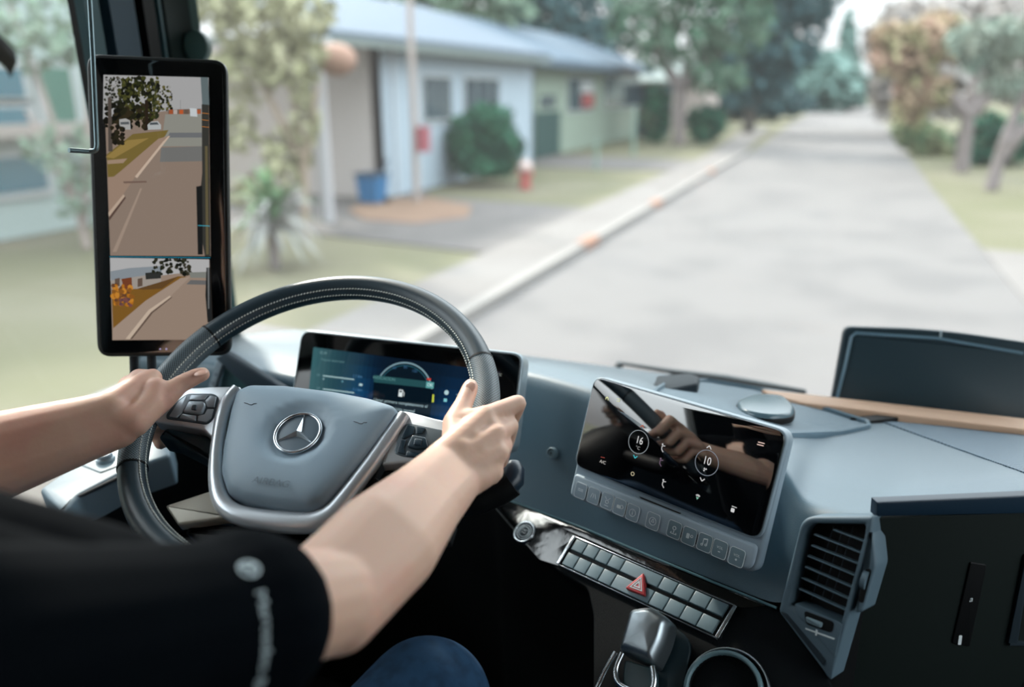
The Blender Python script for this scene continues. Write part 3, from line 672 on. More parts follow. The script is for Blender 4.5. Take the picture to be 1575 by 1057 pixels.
# cup holder
CUP = Frame(CF.p(*CF.px(1112, 1062, .006), .006), CF.u, CF.v, CF.n)
cuph = thing('cup_holder', 'round cup holder with a grey ring sunk in the console', 'cup holder', CUP.p(0, 0, -.05))
bm = B(); ringslab(bm, CUP, circ(0, 0, .0440, 48), circ(0, 0, .0385, 48), -.012, .004, .003); obj('ring', bm, mat('ring_grey_teal', (104, 132, 140), .35), cuph)
bm = B(); ringslab(bm, CUP, circ(0.003, 0.001, .0475, 48), circ(0.003, 0.001, .0455, 48), -.012, .002, .001); obj('outer_ring', bm, CHROMED, cuph)
bm = B(); rows = [[CUP.p(a*s, b*s, k) for a, b in circ(0, 0, .0385, 40)] for s, k in ((1, 0), (.96, -.03), (.9, -.06))]; vs = loft(bm, rows, True); bm.faces.new(vs[-1]); obj('well', bm, BLACKP, cuph)
# ------------------------------------------------------------------ ledge, wiper and display panel at the windscreen
TL0 = onz(1150, 598, -.49)
bm = B(); L = Frame((.3, 1.37, -.492), (1, 0, 0), (0, 1, 0), (0, 0, 1))
slab(bm, L, L.pxs([(1180, 606), (1232, 619), (1575, 661), (1900, 702), (1900, 682), (1575, 643), (1172, 598)], .012), -.02, .012, .003)
tag(obj('ledge', bm, mat('tan_ledge', (214, 176, 148), .6, var=(6, (196, 158, 130), .35, .7))), 'narrow tan strip ledge running along the base of the windscreen', 'ledge')
bm = B(); box(bm, (-1.2, 1.525, -.80), (1.2, 1.64, -.60)); struct('trim_12', bm, BLACKP)
wp = thing('windscreen_wiper', 'black windscreen wiper lying at the windscreen base left of the tan ledge', 'wiper', ony(1100, 590, 1.56))
pts = [ony(x, y, 1.60) for x, y in ((955, 559), (1030, 571), (1115, 582), (1180, 593), (1240, 602))]
bm = B(); tube(bm, pts, [.004, .006, .0085, .0075, .004], 8); tube(bm, [pts[0], V((pts[0].x-.02, 1.60, -.60))], .008, 8); obj('wiper_arm', bm, mat('wiper_black', (22, 40, 46), .5), wp)
bm = B(); tube(bm, [p + V((0, .004, -.008)) for p in pts[1:]], .0045, 8); obj('wiper_blade', bm, BLACKP, wp)
# display panel standing behind the ledge
PFy = 1.425
pf = tilted(ony(1440, 575, PFy), 2.5, 12)
dp = thing('display_panel', 'dark glossy display panel standing behind the tan ledge on the right', 'display panel', pf.p(0, -.09, 0))
po = rnd(pf.pxs([(1298, 502), (1440, 506), (1590, 528), (1592, 660), (1272, 650)]), [.014, .2, .014, .004, .004], 6)
bm = B(); slab(bm, pf, po, -.022, .004, .004); obj('housing', bm, mat('panel_housing', (46, 64, 72), .35, spec=.6), dp)
pi_ = rnd(pf.pxs([(1312, 512), (1440, 519), (1573, 540), (1575, 655), (1285, 650)], .005), [.008, .2, .008, .002, .002], 6)
PD = mat('panel_dark_gloss', (12, 22, 32), .22, spec=.6)
bm = B(); rows = []
for j in range(9):
    t = j/8
    rows.append([pf.p(*(V(pf.px(*(V((1314, 514)).lerp(V((1572, 541)), s)*(1-t) + V((1287, 648)).lerp(V((1575, 655)), s)*t))) ), .0045 - .012*sin(pi*min(1, t*2)/2)) for s in [i/16 for i in range(17)]])
loft(bm, rows); obj('panel_face', bm, PD, dp)
bm = B(); rows = [pf.p(*pf.px(x, y), .006) for x, y in ((1280, 640), (1300, 560), (1309, 518), (1316, 512), (1440, 520), (1572, 543))]
tube(bm, rows, .0026, 8); obj('inner_rim', bm, mat('rim_pale_blue', (120, 150, 166), .3), dp)
bm = B(); slab(bm, pf, pf.pxs([(1446, 508), (1449, 508), (1448, 522), (1445, 522)], .005), .003, .0062); obj('tick_mark', bm, WHITEP, dp)
bm = B(); tube(bm, [pf.p(0, -.06, -.01), pf.p(0, -.10, -.0)], .02, 12); obj('foot', bm, BLACKP, dp)
# ------------------------------------------------------------------ steering wheel
cw = V((-.548, .717, -.362)); WR, WT = .209, .0172
_a, _t = .167, 1.023
wn = V((sin(_a)*cos(_t), -cos(_a)*cos(_t), sin(_t))); wu = V((cos(_a), sin(_a), 0)); wv = wn.cross(wu)
WF = Frame(cw, wu, wv, wn)
wheel = thing('steering_wheel', 'dark leather steering wheel with silver spokes and a grey airbag hub', 'steering wheel', cw)
def torus(th0, th1, R, r, seg=160, sides=20, flat=.92):
    bm = B(); uvl = bm.loops.layers.uv.new('UVMap'); closed = abs(th1-th0-2*pi) < 1e-6
    n = seg if closed else seg+1; rows = []
    for i in range(n):
        th = th0 + (th1-th0)*i/seg; rows.append([])
        for j in range(sides):
            ph = 2*pi*j/sides; rr = R + r*flat*cos(ph)
            rows[-1].append(bm.verts.new(WF.p(rr*cos(th), rr*sin(th), r*sin(ph))))
    m = n if closed else n-1
    for i in range(m):
        for j in range(sides):
            f = bm.faces.new((rows[i][j], rows[(i+1) % n][j], rows[(i+1) % n][(j+1) % sides], rows[i][(j+1) % sides]))
            for l, (a, b) in zip(f.loops, ((i, j), (i+1, j), (i+1, j+1), (i, j+1))):
                l[uvl].uv = ((th0+(th1-th0)*a/seg)*R, 2*pi*b/sides*r)
    if not closed: bm.faces.new(rows[0]); bm.faces.new(rows[-1][::-1])
    return bm
def clock(x, y):
    a, b = WF.px(x, y); return atan2(b, a)
thR = clock(746, 556); thL1 = clock(317, 512); thL2 = clock(203, 722)
if thL2 < 0: thL2 += 2*pi
thR0 = -(thL2 - pi)
rim = obj('rim', torus(0, 2*pi, WR, WT), LEATHER, wheel)
obj('perforated_grip', torus(thR0, thR, WR, WT+.0007, 60), PERF, wheel); obj('perforated_grip', torus(thL1, thL2, WR, WT+.0007, 60), PERF, wheel)
for th in (thR, thR0, thL1, thL2): obj('seam', torus(th-.006, th+.006, WR, WT+.0011, 2), BLACKP, wheel)
bm = B()   # two rows of stitches on the inner side of the rim
for ph in (radians(140), radians(170)):
    for i in range(300):
        th = 2*pi*i/300
        if ph < 3 or True:
            d = .0052
            p = lambda t, e=0: WF.p((WR+(WT*.92+.0006)*cos(ph+e))*cos(t), (WR+(WT*.92+.0006)*cos(ph+e))*sin(t), (WT+.0006)*sin(ph+e))
            tube(bm, [p(th), p(th+d*2.4, .05)], .0009, 5)
obj('stitching', bm, THREAD, rim)
# hub: airbag cover
HK = .006
pad_px = [(365, 605), (384, 596), (439, 597), (519, 607), (576, 618), (608, 628), (613, 634), (604, 650), (576, 688), (536, 738), (500, 779), (479, 788), (434, 784), (377, 773), (351, 760), (341, 730), (345, 688), (357, 631)]
po_ = rnd(WF.pxs(pad_px, HK), .006, 3); po_ = ccw(po_)
cxp = sum(p[0] for p in po_)/len(po_); cyp = sum(p[1] for p in po_)/len(po_)
def shr(f): return [(cxp+(x-cxp)*f, cyp+(y-cyp)*f) for x, y in po_]
eq = V(WF.px(456, 662, .024))                     # emblem centre
bm = B(); rows = []
def hub_k(x, y, base):
    d = (V((x, y))-eq).length; tt = max(0, min(1, (.041-d)/.011)); dip = .0075*tt*tt*(3-2*tt)
    return base - dip
prof = [(1.0, -.02), (1.0, .004), (.985, .010), (.955, .0145), (.90, .018), (.80, .0205), (.7, .022), (.6, .0228), (.5, .0232), (.42, .0236), (.34, .0238), (.26, .024), (.18, .024), (.1, .024), (.03, .024)]
fine = []
for i in range(len(po_)):
    a, b = V(po_[i]), V(po_[(i+1) % len(po_)]); m_ = max(1, int((b-a).length/.004)); fine += [tuple(a.lerp(b, k/m_)) for k in range(m_)]
po_ = fine
for f, k in prof: rows.append([WF.p(x, y, hub_k(x, y, k)) for x, y in shr(f)])
vs = loft(bm, rows, True); bm.faces.new(vs[-1])
hub = obj('airbag_cover', bm, AIRBAG, wheel, angle=70)
bm = B(); text(bm, WF, 'AIRBAG', *WF.px(417, 742, .0235), .0115, .0236, rot=-.03, sx=1.1); t_ = obj('airbag_lettering', bm, mat('embossed_grey', (84, 98, 108), .5), hub, smooth=False)
def horn(px, py, s):
    x, y = WF.px(px, py, .0225); bm = B()
    P = [(x-.008*s, y+.0005), (x-.003*s, y-.0005), (x, y-.0016), (x+.003*s, y-.0014), (x+.004*s, y+.0002), (x+.008*s, y+.0008)]
    tube(bm, [WF.p(a, b, .0226) for a, b in P], .00045, 6)
    obj('horn_symbol', bm, DARKL, hub)
horn(385, 621, 1); horn(554, 650, 1)
# emblem: three-pointed star in a ring
em_r = .0262
EK = .0180
bm = B(); slab(bm, WF, circ(eq.x, eq.y, em_r-.001, 48), .010, EK, .001); emb = obj('emblem_disc', bm, mat('emblem_grey', (96, 112, 124), .4), wheel)
bm = B(); pr = []
tube(bm, [WF.p(eq.x+em_r*cos(2*pi*i/64), eq.y+em_r*sin(2*pi*i/64), EK+.001) for i in range(64)], .0021, 10, closed=True); obj('emblem_ring', bm, CHROME, emb)
bm = B(); tipq = V(WF.px(466, 637, EK)); base_a = atan2(tipq.y-eq.y, tipq.x-eq.x)
base_a = atan2(*(lambda d: (d.y, d.x))(V(WF.px(470, 636, EK))-eq))
top = bm.verts.new(WF.p(eq.x, eq.y, EK+.0055)); ringv = []
for k in range(3):
    a = base_a + k*2*pi/3
    ringv.append(bm.verts.new(WF.p(eq.x+em_r*.98*cos(a), eq.y+em_r*.98*sin(a), EK+.0012)))
    a2 = a+pi/3; ringv.append(bm.verts.new(WF.p(eq.x+.0042*cos(a2), eq.y+.0042*sin(a2), EK+.0002)))
for i in range(6): bm.faces.new((top, ringv[i], ringv[(i+1) % 6]))
bm.faces.new(ringv); obj('star', bm, CHROME, emb, smooth=False)
# silver bezel round the hub, swept band
bz = [(366, 600, 10), (353, 615, 10), (343, 640, 10), (337, 670, 9), (333, 705, 9), (333, 740, 10), (340, 770, 11), (358, 788, 12), (385, 797, 13), (430, 803, 14), (470, 805, 14), (494, 800, 14), (515, 785, 12), (545, 748, 11), (575, 708, 11), (600, 672, 11), (614, 652, 10), (622, 640, 9)]
cps = [WF.p(*WF.px(x, y, .002), .002) for x, y, _ in bz]; cps2 = catmull(cps, 4); wd = []
for i in range(len(cps2)):
    j = min(len(bz)-1, i/4); j0 = int(j); j1 = min(j0+1, len(bz)-1); wd.append((bz[j0][2]*(1-j+j0)+bz[j1][2]*(j-j0))*.00088)
bm = B(); tube(bm, cps2, [(w_, .009) for w_ in wd], 14, up=wn); obj('bezel', bm, SILVER, wheel)
# spokes
def wslab(px, k0, k1, bev, r, name, m, par=wheel, kk=0):
    bm = B(); slab(bm, WF, rnd(WF.pxs(px, kk), r, 4), k0, k1, bev); return obj(name, bm, m, par)
spl = wslab([(293, 599), (330, 597), (372, 597), (352, 640), (336, 690), (328, 677), (314, 664), (280, 657), (240, 652), (236, 640), (262, 612)], -.012, .004, .003, .003, 'left_spoke', SILVER)
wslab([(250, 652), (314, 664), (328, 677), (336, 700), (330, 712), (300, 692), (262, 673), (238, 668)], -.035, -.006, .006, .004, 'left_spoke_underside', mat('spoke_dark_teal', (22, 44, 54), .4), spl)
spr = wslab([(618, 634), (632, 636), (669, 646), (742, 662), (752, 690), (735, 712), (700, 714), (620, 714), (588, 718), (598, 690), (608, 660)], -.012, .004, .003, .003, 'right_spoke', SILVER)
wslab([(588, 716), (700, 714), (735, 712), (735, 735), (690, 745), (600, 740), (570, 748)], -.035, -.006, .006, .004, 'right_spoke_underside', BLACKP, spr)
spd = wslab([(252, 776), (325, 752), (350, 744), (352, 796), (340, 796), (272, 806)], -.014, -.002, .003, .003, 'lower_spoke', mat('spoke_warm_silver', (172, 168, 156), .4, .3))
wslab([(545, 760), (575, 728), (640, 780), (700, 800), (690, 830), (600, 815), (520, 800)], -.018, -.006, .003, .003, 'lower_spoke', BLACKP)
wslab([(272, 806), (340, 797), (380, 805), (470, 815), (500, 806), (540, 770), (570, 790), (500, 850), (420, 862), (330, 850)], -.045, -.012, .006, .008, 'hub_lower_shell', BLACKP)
wslab([(300, 640), (600, 660), (560, 760), (480, 820), (350, 800)], -.06, -.012, .003, .01, 'hub_back', BLACKP)
# key pads on the two horizontal spokes
KP = mat('pad_key_silver', (150, 160, 168), .35, .4); KPD = mat('pad_key_dark', (26, 46, 58), .25, spec=.6)
def keypad(outline, side, keysl, mm, cxx):
    o = rnd(WF.pxs(outline, .004), .005, 5)
    bm = B(); slab(bm, WF, o, .002, .0052, .001); kp = obj('key_pad', bm, mat('pad_frame_grey', (70, 82, 90), .35, .3), side)
    for pl in keysl:
        bm = B(); slab(bm, WF, rnd(WF.pxs(pl, .0055), .0012, 3), .004, .0066, .0008); obj('pad_key', bm, mm, kp)
    bm = B(); slab(bm, WF, rnd(WF.pxs(cxx[0], .006), .003, 4), .004, .0086, .002); pk = obj('thumb_pad', bm, mm, kp)
    bm = B(); slab(bm, WF, rnd(WF.pxs(cxx[1], .0085), .0015, 3), .006, .0098, .001); obj('centre_key', bm, KPD, pk)
keypad([(289, 606), (329, 606), (338, 612), (328, 646), (318, 654), (300, 651), (256, 645), (256, 638), (273, 617)], spl,
       [[(294, 608), (321, 608), (314, 616), (291, 616)], [(324, 609), (333, 611), (330, 627), (319, 627), (316, 617)], [(329, 630), (325, 644), (317, 650), (304, 648), (305, 640), (315, 638), (319, 630)], [(301, 648), (276, 644), (280, 637), (302, 640)], [(288, 608), (291, 617), (280, 636), (272, 643), (260, 641), (275, 618)]],
       KP, [[(291, 618), (314, 619), (317, 624), (312, 636), (306, 638), (282, 635)], [(296, 623), (303, 623), (302, 632), (294, 631)]])
keypad([(626, 651), (660, 658), (690, 664), (688, 690), (670, 708), (620, 703), (606, 698), (615, 665)], spr,
       [[(627, 653), (638, 656), (637, 668), (622, 676), (617, 674)], [(641, 656), (655, 659), (650, 668), (640, 668)], [(616, 677), (626, 677), (622, 690), (625, 700), (611, 697)], [(626, 694), (660, 700), (655, 706), (624, 702)]],
       KPD, [[(634, 670), (656, 674), (660, 690), (640, 692), (626, 688)], [(638, 675), (650, 677), (648, 686), (636, 685)]])
# column and stalk
colm = thing('steering_column', 'black steering column shroud behind the wheel hub', 'steering column', WF.p(0, 0, -.30))
bm = B(); rows = []
for k, r, dv in ((-.064, .055, 0), (-.10, .075, -.005), (-.20, .085, -.01), (-.34, .09, 0)): rows.append([WF.p(r*cos(2*pi*i/28), dv-.02+r*.8*sin(2*pi*i/28), k) for i in range(28)])
vs = loft(bm, rows, True); bm.faces.new(vs[0]); bm.faces.new(vs[-1]); obj('shroud', bm, BLACKP, colm)
bm = B(); e1 = WF.p(*WF.px(796, 728, -.06), -.06); s0 = WF.p(.04, -.03, -.10)
mid = WF.p(*WF.px(700, 772, -.075), -.075); mid2 = WF.p(*WF.px(760, 758, -.066), -.066)
tube(bm, catmull([s0, mid, mid2, WF.p(*WF.px(787, 742, -.06), -.06)], 5), [.014]*3+[.017]*13, 16); stk = obj('stalk', bm, BLACKP, colm)
bm = B(); tube(bm, [WF.p(*WF.px(780, 748, -.062), -.062), WF.p(*WF.px(788, 738, -.06), -.06), WF.p(*WF.px(790, 722, -.058), -.058), WF.p(*WF.px(790, 712, -.057), -.057)], [.013, .0145, .013, .008], 16); obj('stalk_end', bm, mat('stalk_navy', (24, 40, 54), .35), stk)
# ------------------------------------------------------------------ mirror display on the left pillar
MD = tilted(V((-.8492, .8231, -.1509)), 21.9, 14.3)
mo = rnd(MD.pxs([(132, 82), (348, 92), (355, 547), (149, 549)]), .019, 6)
md = thing('mirror_display', 'tall black-framed mirror screen on the left pillar showing the street behind', 'mirror screen', MD.p(0, -.2, -.02))
bm = B(); slab(bm, MD, mo, -.007, 0, .003); slab(bm, MD, inset(mo, .022), -.030, -.006, .002); obj('housing', bm, mat('mirror_housing', (12, 20, 20), .38, spec=.5), md)
bm = B(); slab(bm, MD, inset(mo, .005), -.002, .0008, .0004); obj('front_glass', bm, SCR, md)
A = Art(MD, .0010); q = lambda x, y: MD.px(x, y, .0010)
def zq(pts, ox=150, oy=100, s=2.4): return [q(ox+x/s, oy+y/s) for x, y in pts]
A.poly(zq([(22, 36), (410, 46), (418, 706), (47, 704)]), (132, 116, 104))                       # road
A.poly(zq([(22, 36), (410, 46), (410, 190), (250, 170), (20, 200)]), (158, 158, 158))           # sky
A.poly(zq([(250, 182), (385, 182), (386, 300), (235, 300)]), (134, 134, 126))
A.poly(zq([(235, 305), (386, 300), (388, 355), (230, 358)]), (108, 108, 106))
A.poly(zq([(266, 250), (385, 250), (385, 268), (258, 268)]), (104, 106, 108))
A.poly(zq([(34, 330), (130, 255), (262, 240), (250, 262), (60, 412), (38, 414)]), (112, 96, 50))   # grass
A.poly(zq([(30, 340), (110, 278), (190, 270), (60, 345)]), (140, 118, 66))
A.poly(zq([(36, 352), (110, 345), (95, 362), (37, 366)]), (150, 128, 108))
A.poly(zq([(62, 412), (225, 272), (262, 262), (140, 412), (100, 470), (42, 555), (38, 414)]), (146, 124, 108))  # sidewalk
A.poly(zq([(138, 412), (240, 285), (262, 262), (268, 262), (146, 418)]), (188, 168, 150))        # kerb
A.poly(zq([(40, 545), (95, 478), (102, 484), (42, 562)]), (176, 156, 138)); A.poly(zq([(42, 562), (102, 484), (104, 492), (44, 575)]), (84, 66, 58))
A.poly(zq([(55, 690), (158, 455), (165, 455), (70, 690)]), (152, 134, 120))
A.poly(zq([(95, 430), (180, 428), (182, 434), (97, 437)]), (108, 88, 78))
random.seed(3)
def blobs(n, x0, y0, x1, y1, cols, r0, r1, sh=None):
    for _ in range(n):
        x, y = random.uniform(x0, x1), random.uniform(y0, y1); r = random.uniform(r0, r1)
        c = random.choice(cols); A.poly(zq([(x+r*random.uniform(.6, 1.2)*cos(a), y+r*random.uniform(.6, 1.2)*sin(a)) for a in [2*pi*i/9 for i in range(9)]]), c)
TR_ = [(28, 30, 18), (38, 42, 22), (58, 60, 28), (22, 22, 16), (74, 74, 38)]
blobs(160, 28, 44, 95, 160, [(40, 42, 32), (150, 150, 148), (30, 32, 24), (70, 66, 52), (48, 50, 34)], 2, 7)
blobs(320, 80, 48, 225, 200, TR_, 4, 11); blobs(120, 185, 80, 275, 170, TR_+[(90, 84, 44), (150, 150, 148)], 2, 7)
blobs(70, 32, 150, 200, 230, [(20, 20, 14), (32, 32, 20), (46, 40, 26)], 6, 15)
A.poly(zq([(40, 120), (52, 120), (58, 320), (42, 320)]), (78, 70, 64)); A.poly(zq([(176, 130), (188, 130), (190, 240), (178, 240)]), (40, 32, 24))
A.poly(zq([(82, 202), (105, 198), (122, 206), (124, 240), (84, 238)]), (158, 158, 156)); A.poly(zq([(86, 212), (118, 210), (119, 220), (87, 221)]), (84, 88, 90))
A.poly(zq([(186, 222), (200, 210), (224, 208), (236, 222), (236, 238), (188, 240)]), (166, 170, 170)); A.poly(zq([(196, 214), (222, 212), (228, 221), (194, 222)]), (70, 76, 80))
blobs(40, 55, 225, 100, 290, [(26, 24, 18), (38, 34, 22)], 5, 11)
A.poly(zq([(262, 166), (384, 162), (384, 182), (262, 182)]), (110, 92, 80))
for x0, c in ((266, (150, 78, 46)), (282, (170, 160, 154)), (304, (176, 84, 44)), (322, (96, 80, 70)), (368, (160, 84, 50))): A.poly(zq([(x0, 166), (x0+14, 166), (x0+14, 182), (x0, 182)]), c)
A.poly(zq([(342, 160), (368, 162), (370, 192), (344, 190)]), (186, 192, 194))
A.line(q(150+308/2.4, 100+130/2.4), q(150+308/2.4, 100+168/2.4), .0004, (100, 100, 100))
A.poly(zq([(382, 46), (410, 47), (414, 150), (388, 146)]), (92, 104, 106)); A.poly(zq([(386, 146), (412, 148), (418, 706), (398, 706), (372, 560), (388, 400)]), (52, 52, 48))
A.poly(zq([(366, 450), (388, 445), (390, 700), (372, 700)]), (24, 26, 26)); A.poly(zq([(398, 300), (408, 300), (412, 700), (402, 700)]), (92, 84, 60))
for y in (178, 203, 228): A.line(q(150+386/2.4, 100+y/2.4), q(150+412/2.4, 100+(y+3)/2.4), .0006, (190, 120, 50))
A.line(q(150+372/2.4, 100+593/2.4), q(150+416/2.4, 100+595/2.4), .0008, (60, 170, 190))
# lower picture
A.poly(zq([(48, 712), (414, 718), (426, 1014), (57, 1016)]), (142, 124, 110))
A.poly(zq([(48, 712), (414, 718), (414, 770), (300, 770), (50, 800)]), (168, 168, 168))
A.poly(zq([(50, 762), (120, 750), (240, 742), (238, 772), (52, 796)]), (128, 136, 142)); A.poly(zq([(50, 796), (238, 768), (236, 800), (160, 828), (54, 830)]), (150, 142, 134))
for x0 in (66, 104, 150): A.poly(zq([(x0, 790), (x0+18, 786), (x0+18, 816), (x0, 820)]), (92, 76, 66))
A.poly(zq([(90, 790), (128, 784), (130, 822), (100, 830)]), (110, 60, 36)); A.poly(zq([(178, 768), (236, 762), (236, 788), (180, 792)]), (44, 46, 44))
A.poly(zq([(54, 830), (160, 826), (300, 780), (330, 782), (180, 870), (60, 972)]), (118, 84, 34)); A.poly(zq([(150, 826), (300, 782), (240, 826), (170, 830)]), (92, 66, 36))
blobs(50, 205, 716, 345, 772, [(20, 22, 16), (34, 36, 24), (50, 48, 36)], 4, 11)
blobs(60, 60, 812, 130, 885, [(168, 104, 30), (130, 82, 32), (186, 124, 44), (96, 62, 40)], 5, 12); blobs(14, 85, 860, 130, 890, [(90, 62, 66), (112, 70, 66)], 4, 9)
A.poly(zq([(60, 972), (180, 870), (310, 786), (345, 782), (110, 1012), (57, 1014)]), (152, 134, 120))
A.poly(zq([(105, 1012), (190, 905), (268, 852), (274, 856), (200, 912), (122, 1012)]), (186, 168, 150)); A.poly(zq([(122, 1012), (200, 912), (274, 856), (278, 858), (206, 916), (130, 1012)]), (96, 80, 70))
A.poly(zq([(340, 766), (406, 764), (408, 786), (345, 786)]), (120, 122, 116)); A.poly(zq([(346, 794), (406, 796), (406, 812), (330, 810)]), (98, 98, 98))
A.poly(zq([(404, 748), (416, 748), (426, 950), (408, 950), (400, 850)]), (30, 32, 32)); A.poly(zq([(408, 748), (414, 748), (414, 900), (410, 900)]), (110, 112, 112))
A.line(q(150+46/2.4, 100+708/2.4), q(150+418/2.4, 100+712/2.4), .0010, (30, 120, 146))
A.build('screen_picture', screen_mat('mirror_glow', .68, spec=.3), md)
bm = B()
for x in (247, 256.5): slab(bm, MD, circ(*MD.px(x, 537), .0012, 10), .0006, .0014)
obj('indicator_lights', bm, mat('indicator', (170, 165, 190), .4, emis=((150, 140, 180), .6)), md)
# bracket to the pillar and lower struts
bm = B(); box(bm, tuple(MD.p(-.05, .0, -.03)-V((.05, .0, .03))), tuple(MD.p(-.05, .0, -.03)+V((.03, .12, .03)))); obj('mounting_arm', bm, BLACKP, md)
for x in (205, 232):
    a = MD.px(x, 545, -.012); bm = B(); tube(bm, [MD.p(a[0], a[1]+.02, -.014), MD.p(a[0], a[1]-.03, -.014)], .006, 10); obj('lower_strut', bm, DASHD, md)
# round cap on the pillar's inner edge
RC = tilted(onx(302, 71, -1.135), 30, 0)
rc = tag(obj('pillar_cap', (lambda b: (slab(b, RC, circ(*RC.px(302, 71), .022, 32, .028), -.03, .006, .004), b)[1])(B()), PG), 'small round grey-green cap on the inner edge of the left pillar', 'cap')
# bent metal rod hanging in front of the mirror screen
hk = [ray(136, -90)*.98, ray(138, 0)*.98, ray(143, 90)*.98, ray(149, 222)*.98, ray(147, 231)*.98, ray(137, 233)*.98, ray(106, 231)*.96]
hk[0] = V((hk[0].x, hk[0].y, .80)) if hk[0].z < .8 else hk[0]
bm = B(); tube(bm, [hk[0]] + catmull(hk[1:3], 2) + catmull(hk[3:6], 4) + [hk[6]], .0030, 10)
hook = tag(obj('bent_metal_rod', bm, mat('rod_grey_metal', (120, 140, 146), .35, .8)), 'thin grey L-shaped metal rod hanging in front of the mirror screen', 'rod')
bm = B(); box(bm, (hk[0].x-.02, hk[0].y-.02, .77), (hk[0].x+.02, hk[0].y+.02, .785)); obj('ceiling_clip', bm, BLACKP, hook)
# ------------------------------------------------------------------ left switch ledge with round knob
sw = thing('switch_ledge', 'grey-blue ledge with a round control knob under the left forearm', 'control panel', (-1.0, .75, -.62))
LZ = Frame((-1.0, .75, -.52), (1, 0, 0), (0, 1, .12), (0, -.12, 1))
bm = B(); slab(bm, LZ, rnd(LZ.pxs([(60, 752), (150, 690), (190, 676), (262, 668), (262, 700), (196, 722), (120, 762), (95, 790)]), .006), -.05, 0, .006); lg = obj('ledge_top', bm, mat('ledge_pale_grey', (98, 118, 130), .5), sw)
bm = B(); slab(bm, LZ, rnd(LZ.pxs([(124, 716), (163, 690), (196, 692), (196, 712), (155, 728)]), .003), -.01, .0015, .001); obj('control_plate', bm, GREYB, sw)
a = LZ.px(163, 708); bm = B(); ringslab(bm, LZ, circ(*a, .0135, 32), circ(*a, .0115, 32), 0, .007, .001); kn = obj('knob_ring', bm, CHROMED, sw)
bm = B(); slab(bm, LZ, circ(*a, .0115, 32), 0, .012, .003); obj('knob', bm, GREYK, kn)
bm = B(); tube(bm, [LZ.p(*LZ.px(108, 766), -.004), LZ.p(*LZ.px(196, 724), -.004)], .003, 8); obj('ledge_groove', bm, DARKL, sw)
bm = B(); box(bm, (-1.165, .45, -.72), (-.98, 1.0, -.56)); obj('ledge_support', bm, BLACKP, sw)
# ------------------------------------------------------------------ the street (setting)
ALB = .25
GR = mat('grass_pale', (158, 158, 124), .95, var=(.35, (180, 174, 150), .35, .7), spec=.1)
CONC = mat('concrete_pale', (192, 186, 182), .9, var=(.5, (176, 169, 165), .4, .7), spec=.15)
ASPH = mat('asphalt_pale', (172, 167, 165), .9, var=(.7, (158, 154, 153), .46, .62), spec=.2)
PATHM = mat('path_grey', (164, 158, 156), .9, var=(.8, (146, 142, 140), .4, .7), spec=.15)
DIRT = mat('orange_dirt', (214, 180, 156), .95, var=(1.2, (200, 168, 148), .4, .7), spec=.05)
def flat(name, pts, m, z0=-.15, z1=0, kind='structure'):
    bm = B(); F = Frame((0, 0, G), (1, 0, 0), (0, 1, 0), (0, 0, 1)); slab(bm, F, pts, z0, z1); o = obj(name, bm, m, smooth=False); o['kind'] = kind; return o
flat('lawn', [(-90, -40), (90, -40), (90, 420), (-90, 420)], GR, -.5, -.02)
flat('road', [(-3.75, -40), (2.3, -40), (2.3, 24), (3.3, 120), (4, 330), (-5.5, 330), (-4.3, 75), (-3.75, 40)], ASPH)
flat('concrete_apron', [(2.3, 3), (9, 3), (9, 13.5), (5, 14.5), (2.3, 15)], CONC, -.15, .012)
flat('sidewalk', [(-5.15, -40), (-3.9, -40), (-3.9, 34), (-5.0, 60), (-6.6, 60), (-5.15, 34)], CONC, -.15, .03)
flat('driveway', [(-12.5, 12.6), (-5.15, 11.6), (-5.15, 17.2), (-9.4, 17.6), (-10.4, 19.5), (-14, 19.5)], PATHM, -.15, .015)
flat('front_path', [(-11.2, 26.5), (-5.15, 26.5), (-5.15, 31), (-10.8, 31.5)], PATHM, -.15, .015)
flat('dirt_patch', [tuple(gnd(x, y).xy) for x, y in ((535, 325), (570, 308), (660, 305), (725, 318), (720, 335), (640, 345), (560, 340))], DIRT, -.15, .03)
# kerb, one long stone with painted lengths
kb_ = tag(obj('kerb', (lambda b: (box(b, (-3.9, -40, G-.15), (-3.74, 36, G+.12)), b)[1])(B()), mat('kerb_stone', (196, 190, 184), .85)), 'pale concrete kerb along the left side of the street', 'kerb')
OR = mat('orange_kerb_paint', (226, 164, 132), .8)
for y in (12.4, 17.6, 25.6):
    bm = B(); box(bm, (-3.915, y, G-.1), (-3.725, y+.75, G+.135)); obj('painted_length', bm, OR, kb_)
# ---- houses
ALB = .5
WB = mat('house_wall_blue_white', (190, 208, 222), .8); WS = mat('house_wall_greige', (226, 218, 214), .85); ROOFB = mat('roof_pale_blue', (104, 120, 136), .7, spec=.1)
WG = mat('house_wall_pale_green', (160, 178, 162), .85); FAS = mat('fascia_grey_green', (128, 142, 138), .8); PANE = mat('window_pane_slate', (60, 84, 96), .15, spec=.7)
WFR = mat('window_frame_white', (206, 212, 214), .6); DG = mat('door_dark_teal', (14, 74, 72), .6)
GZ = G
def panel(name, pts3, nrm, th, m, par):
    "extruded wall piece from 3-D polygon"
    bm = B(); n = V(nrm)*th; a = [bm.verts.new(V(p)) for p in pts3]; b = [bm.verts.new(V(p)-n) for p in pts3]; k = len(a)
    bm.faces.new(a); bm.faces.new(b[::-1])
    for i in range(k): bm.faces.new((a[i], a[(i+1) % k], b[(i+1) % k], b[i]))
    return obj(name, bm, m, par, smooth=False)
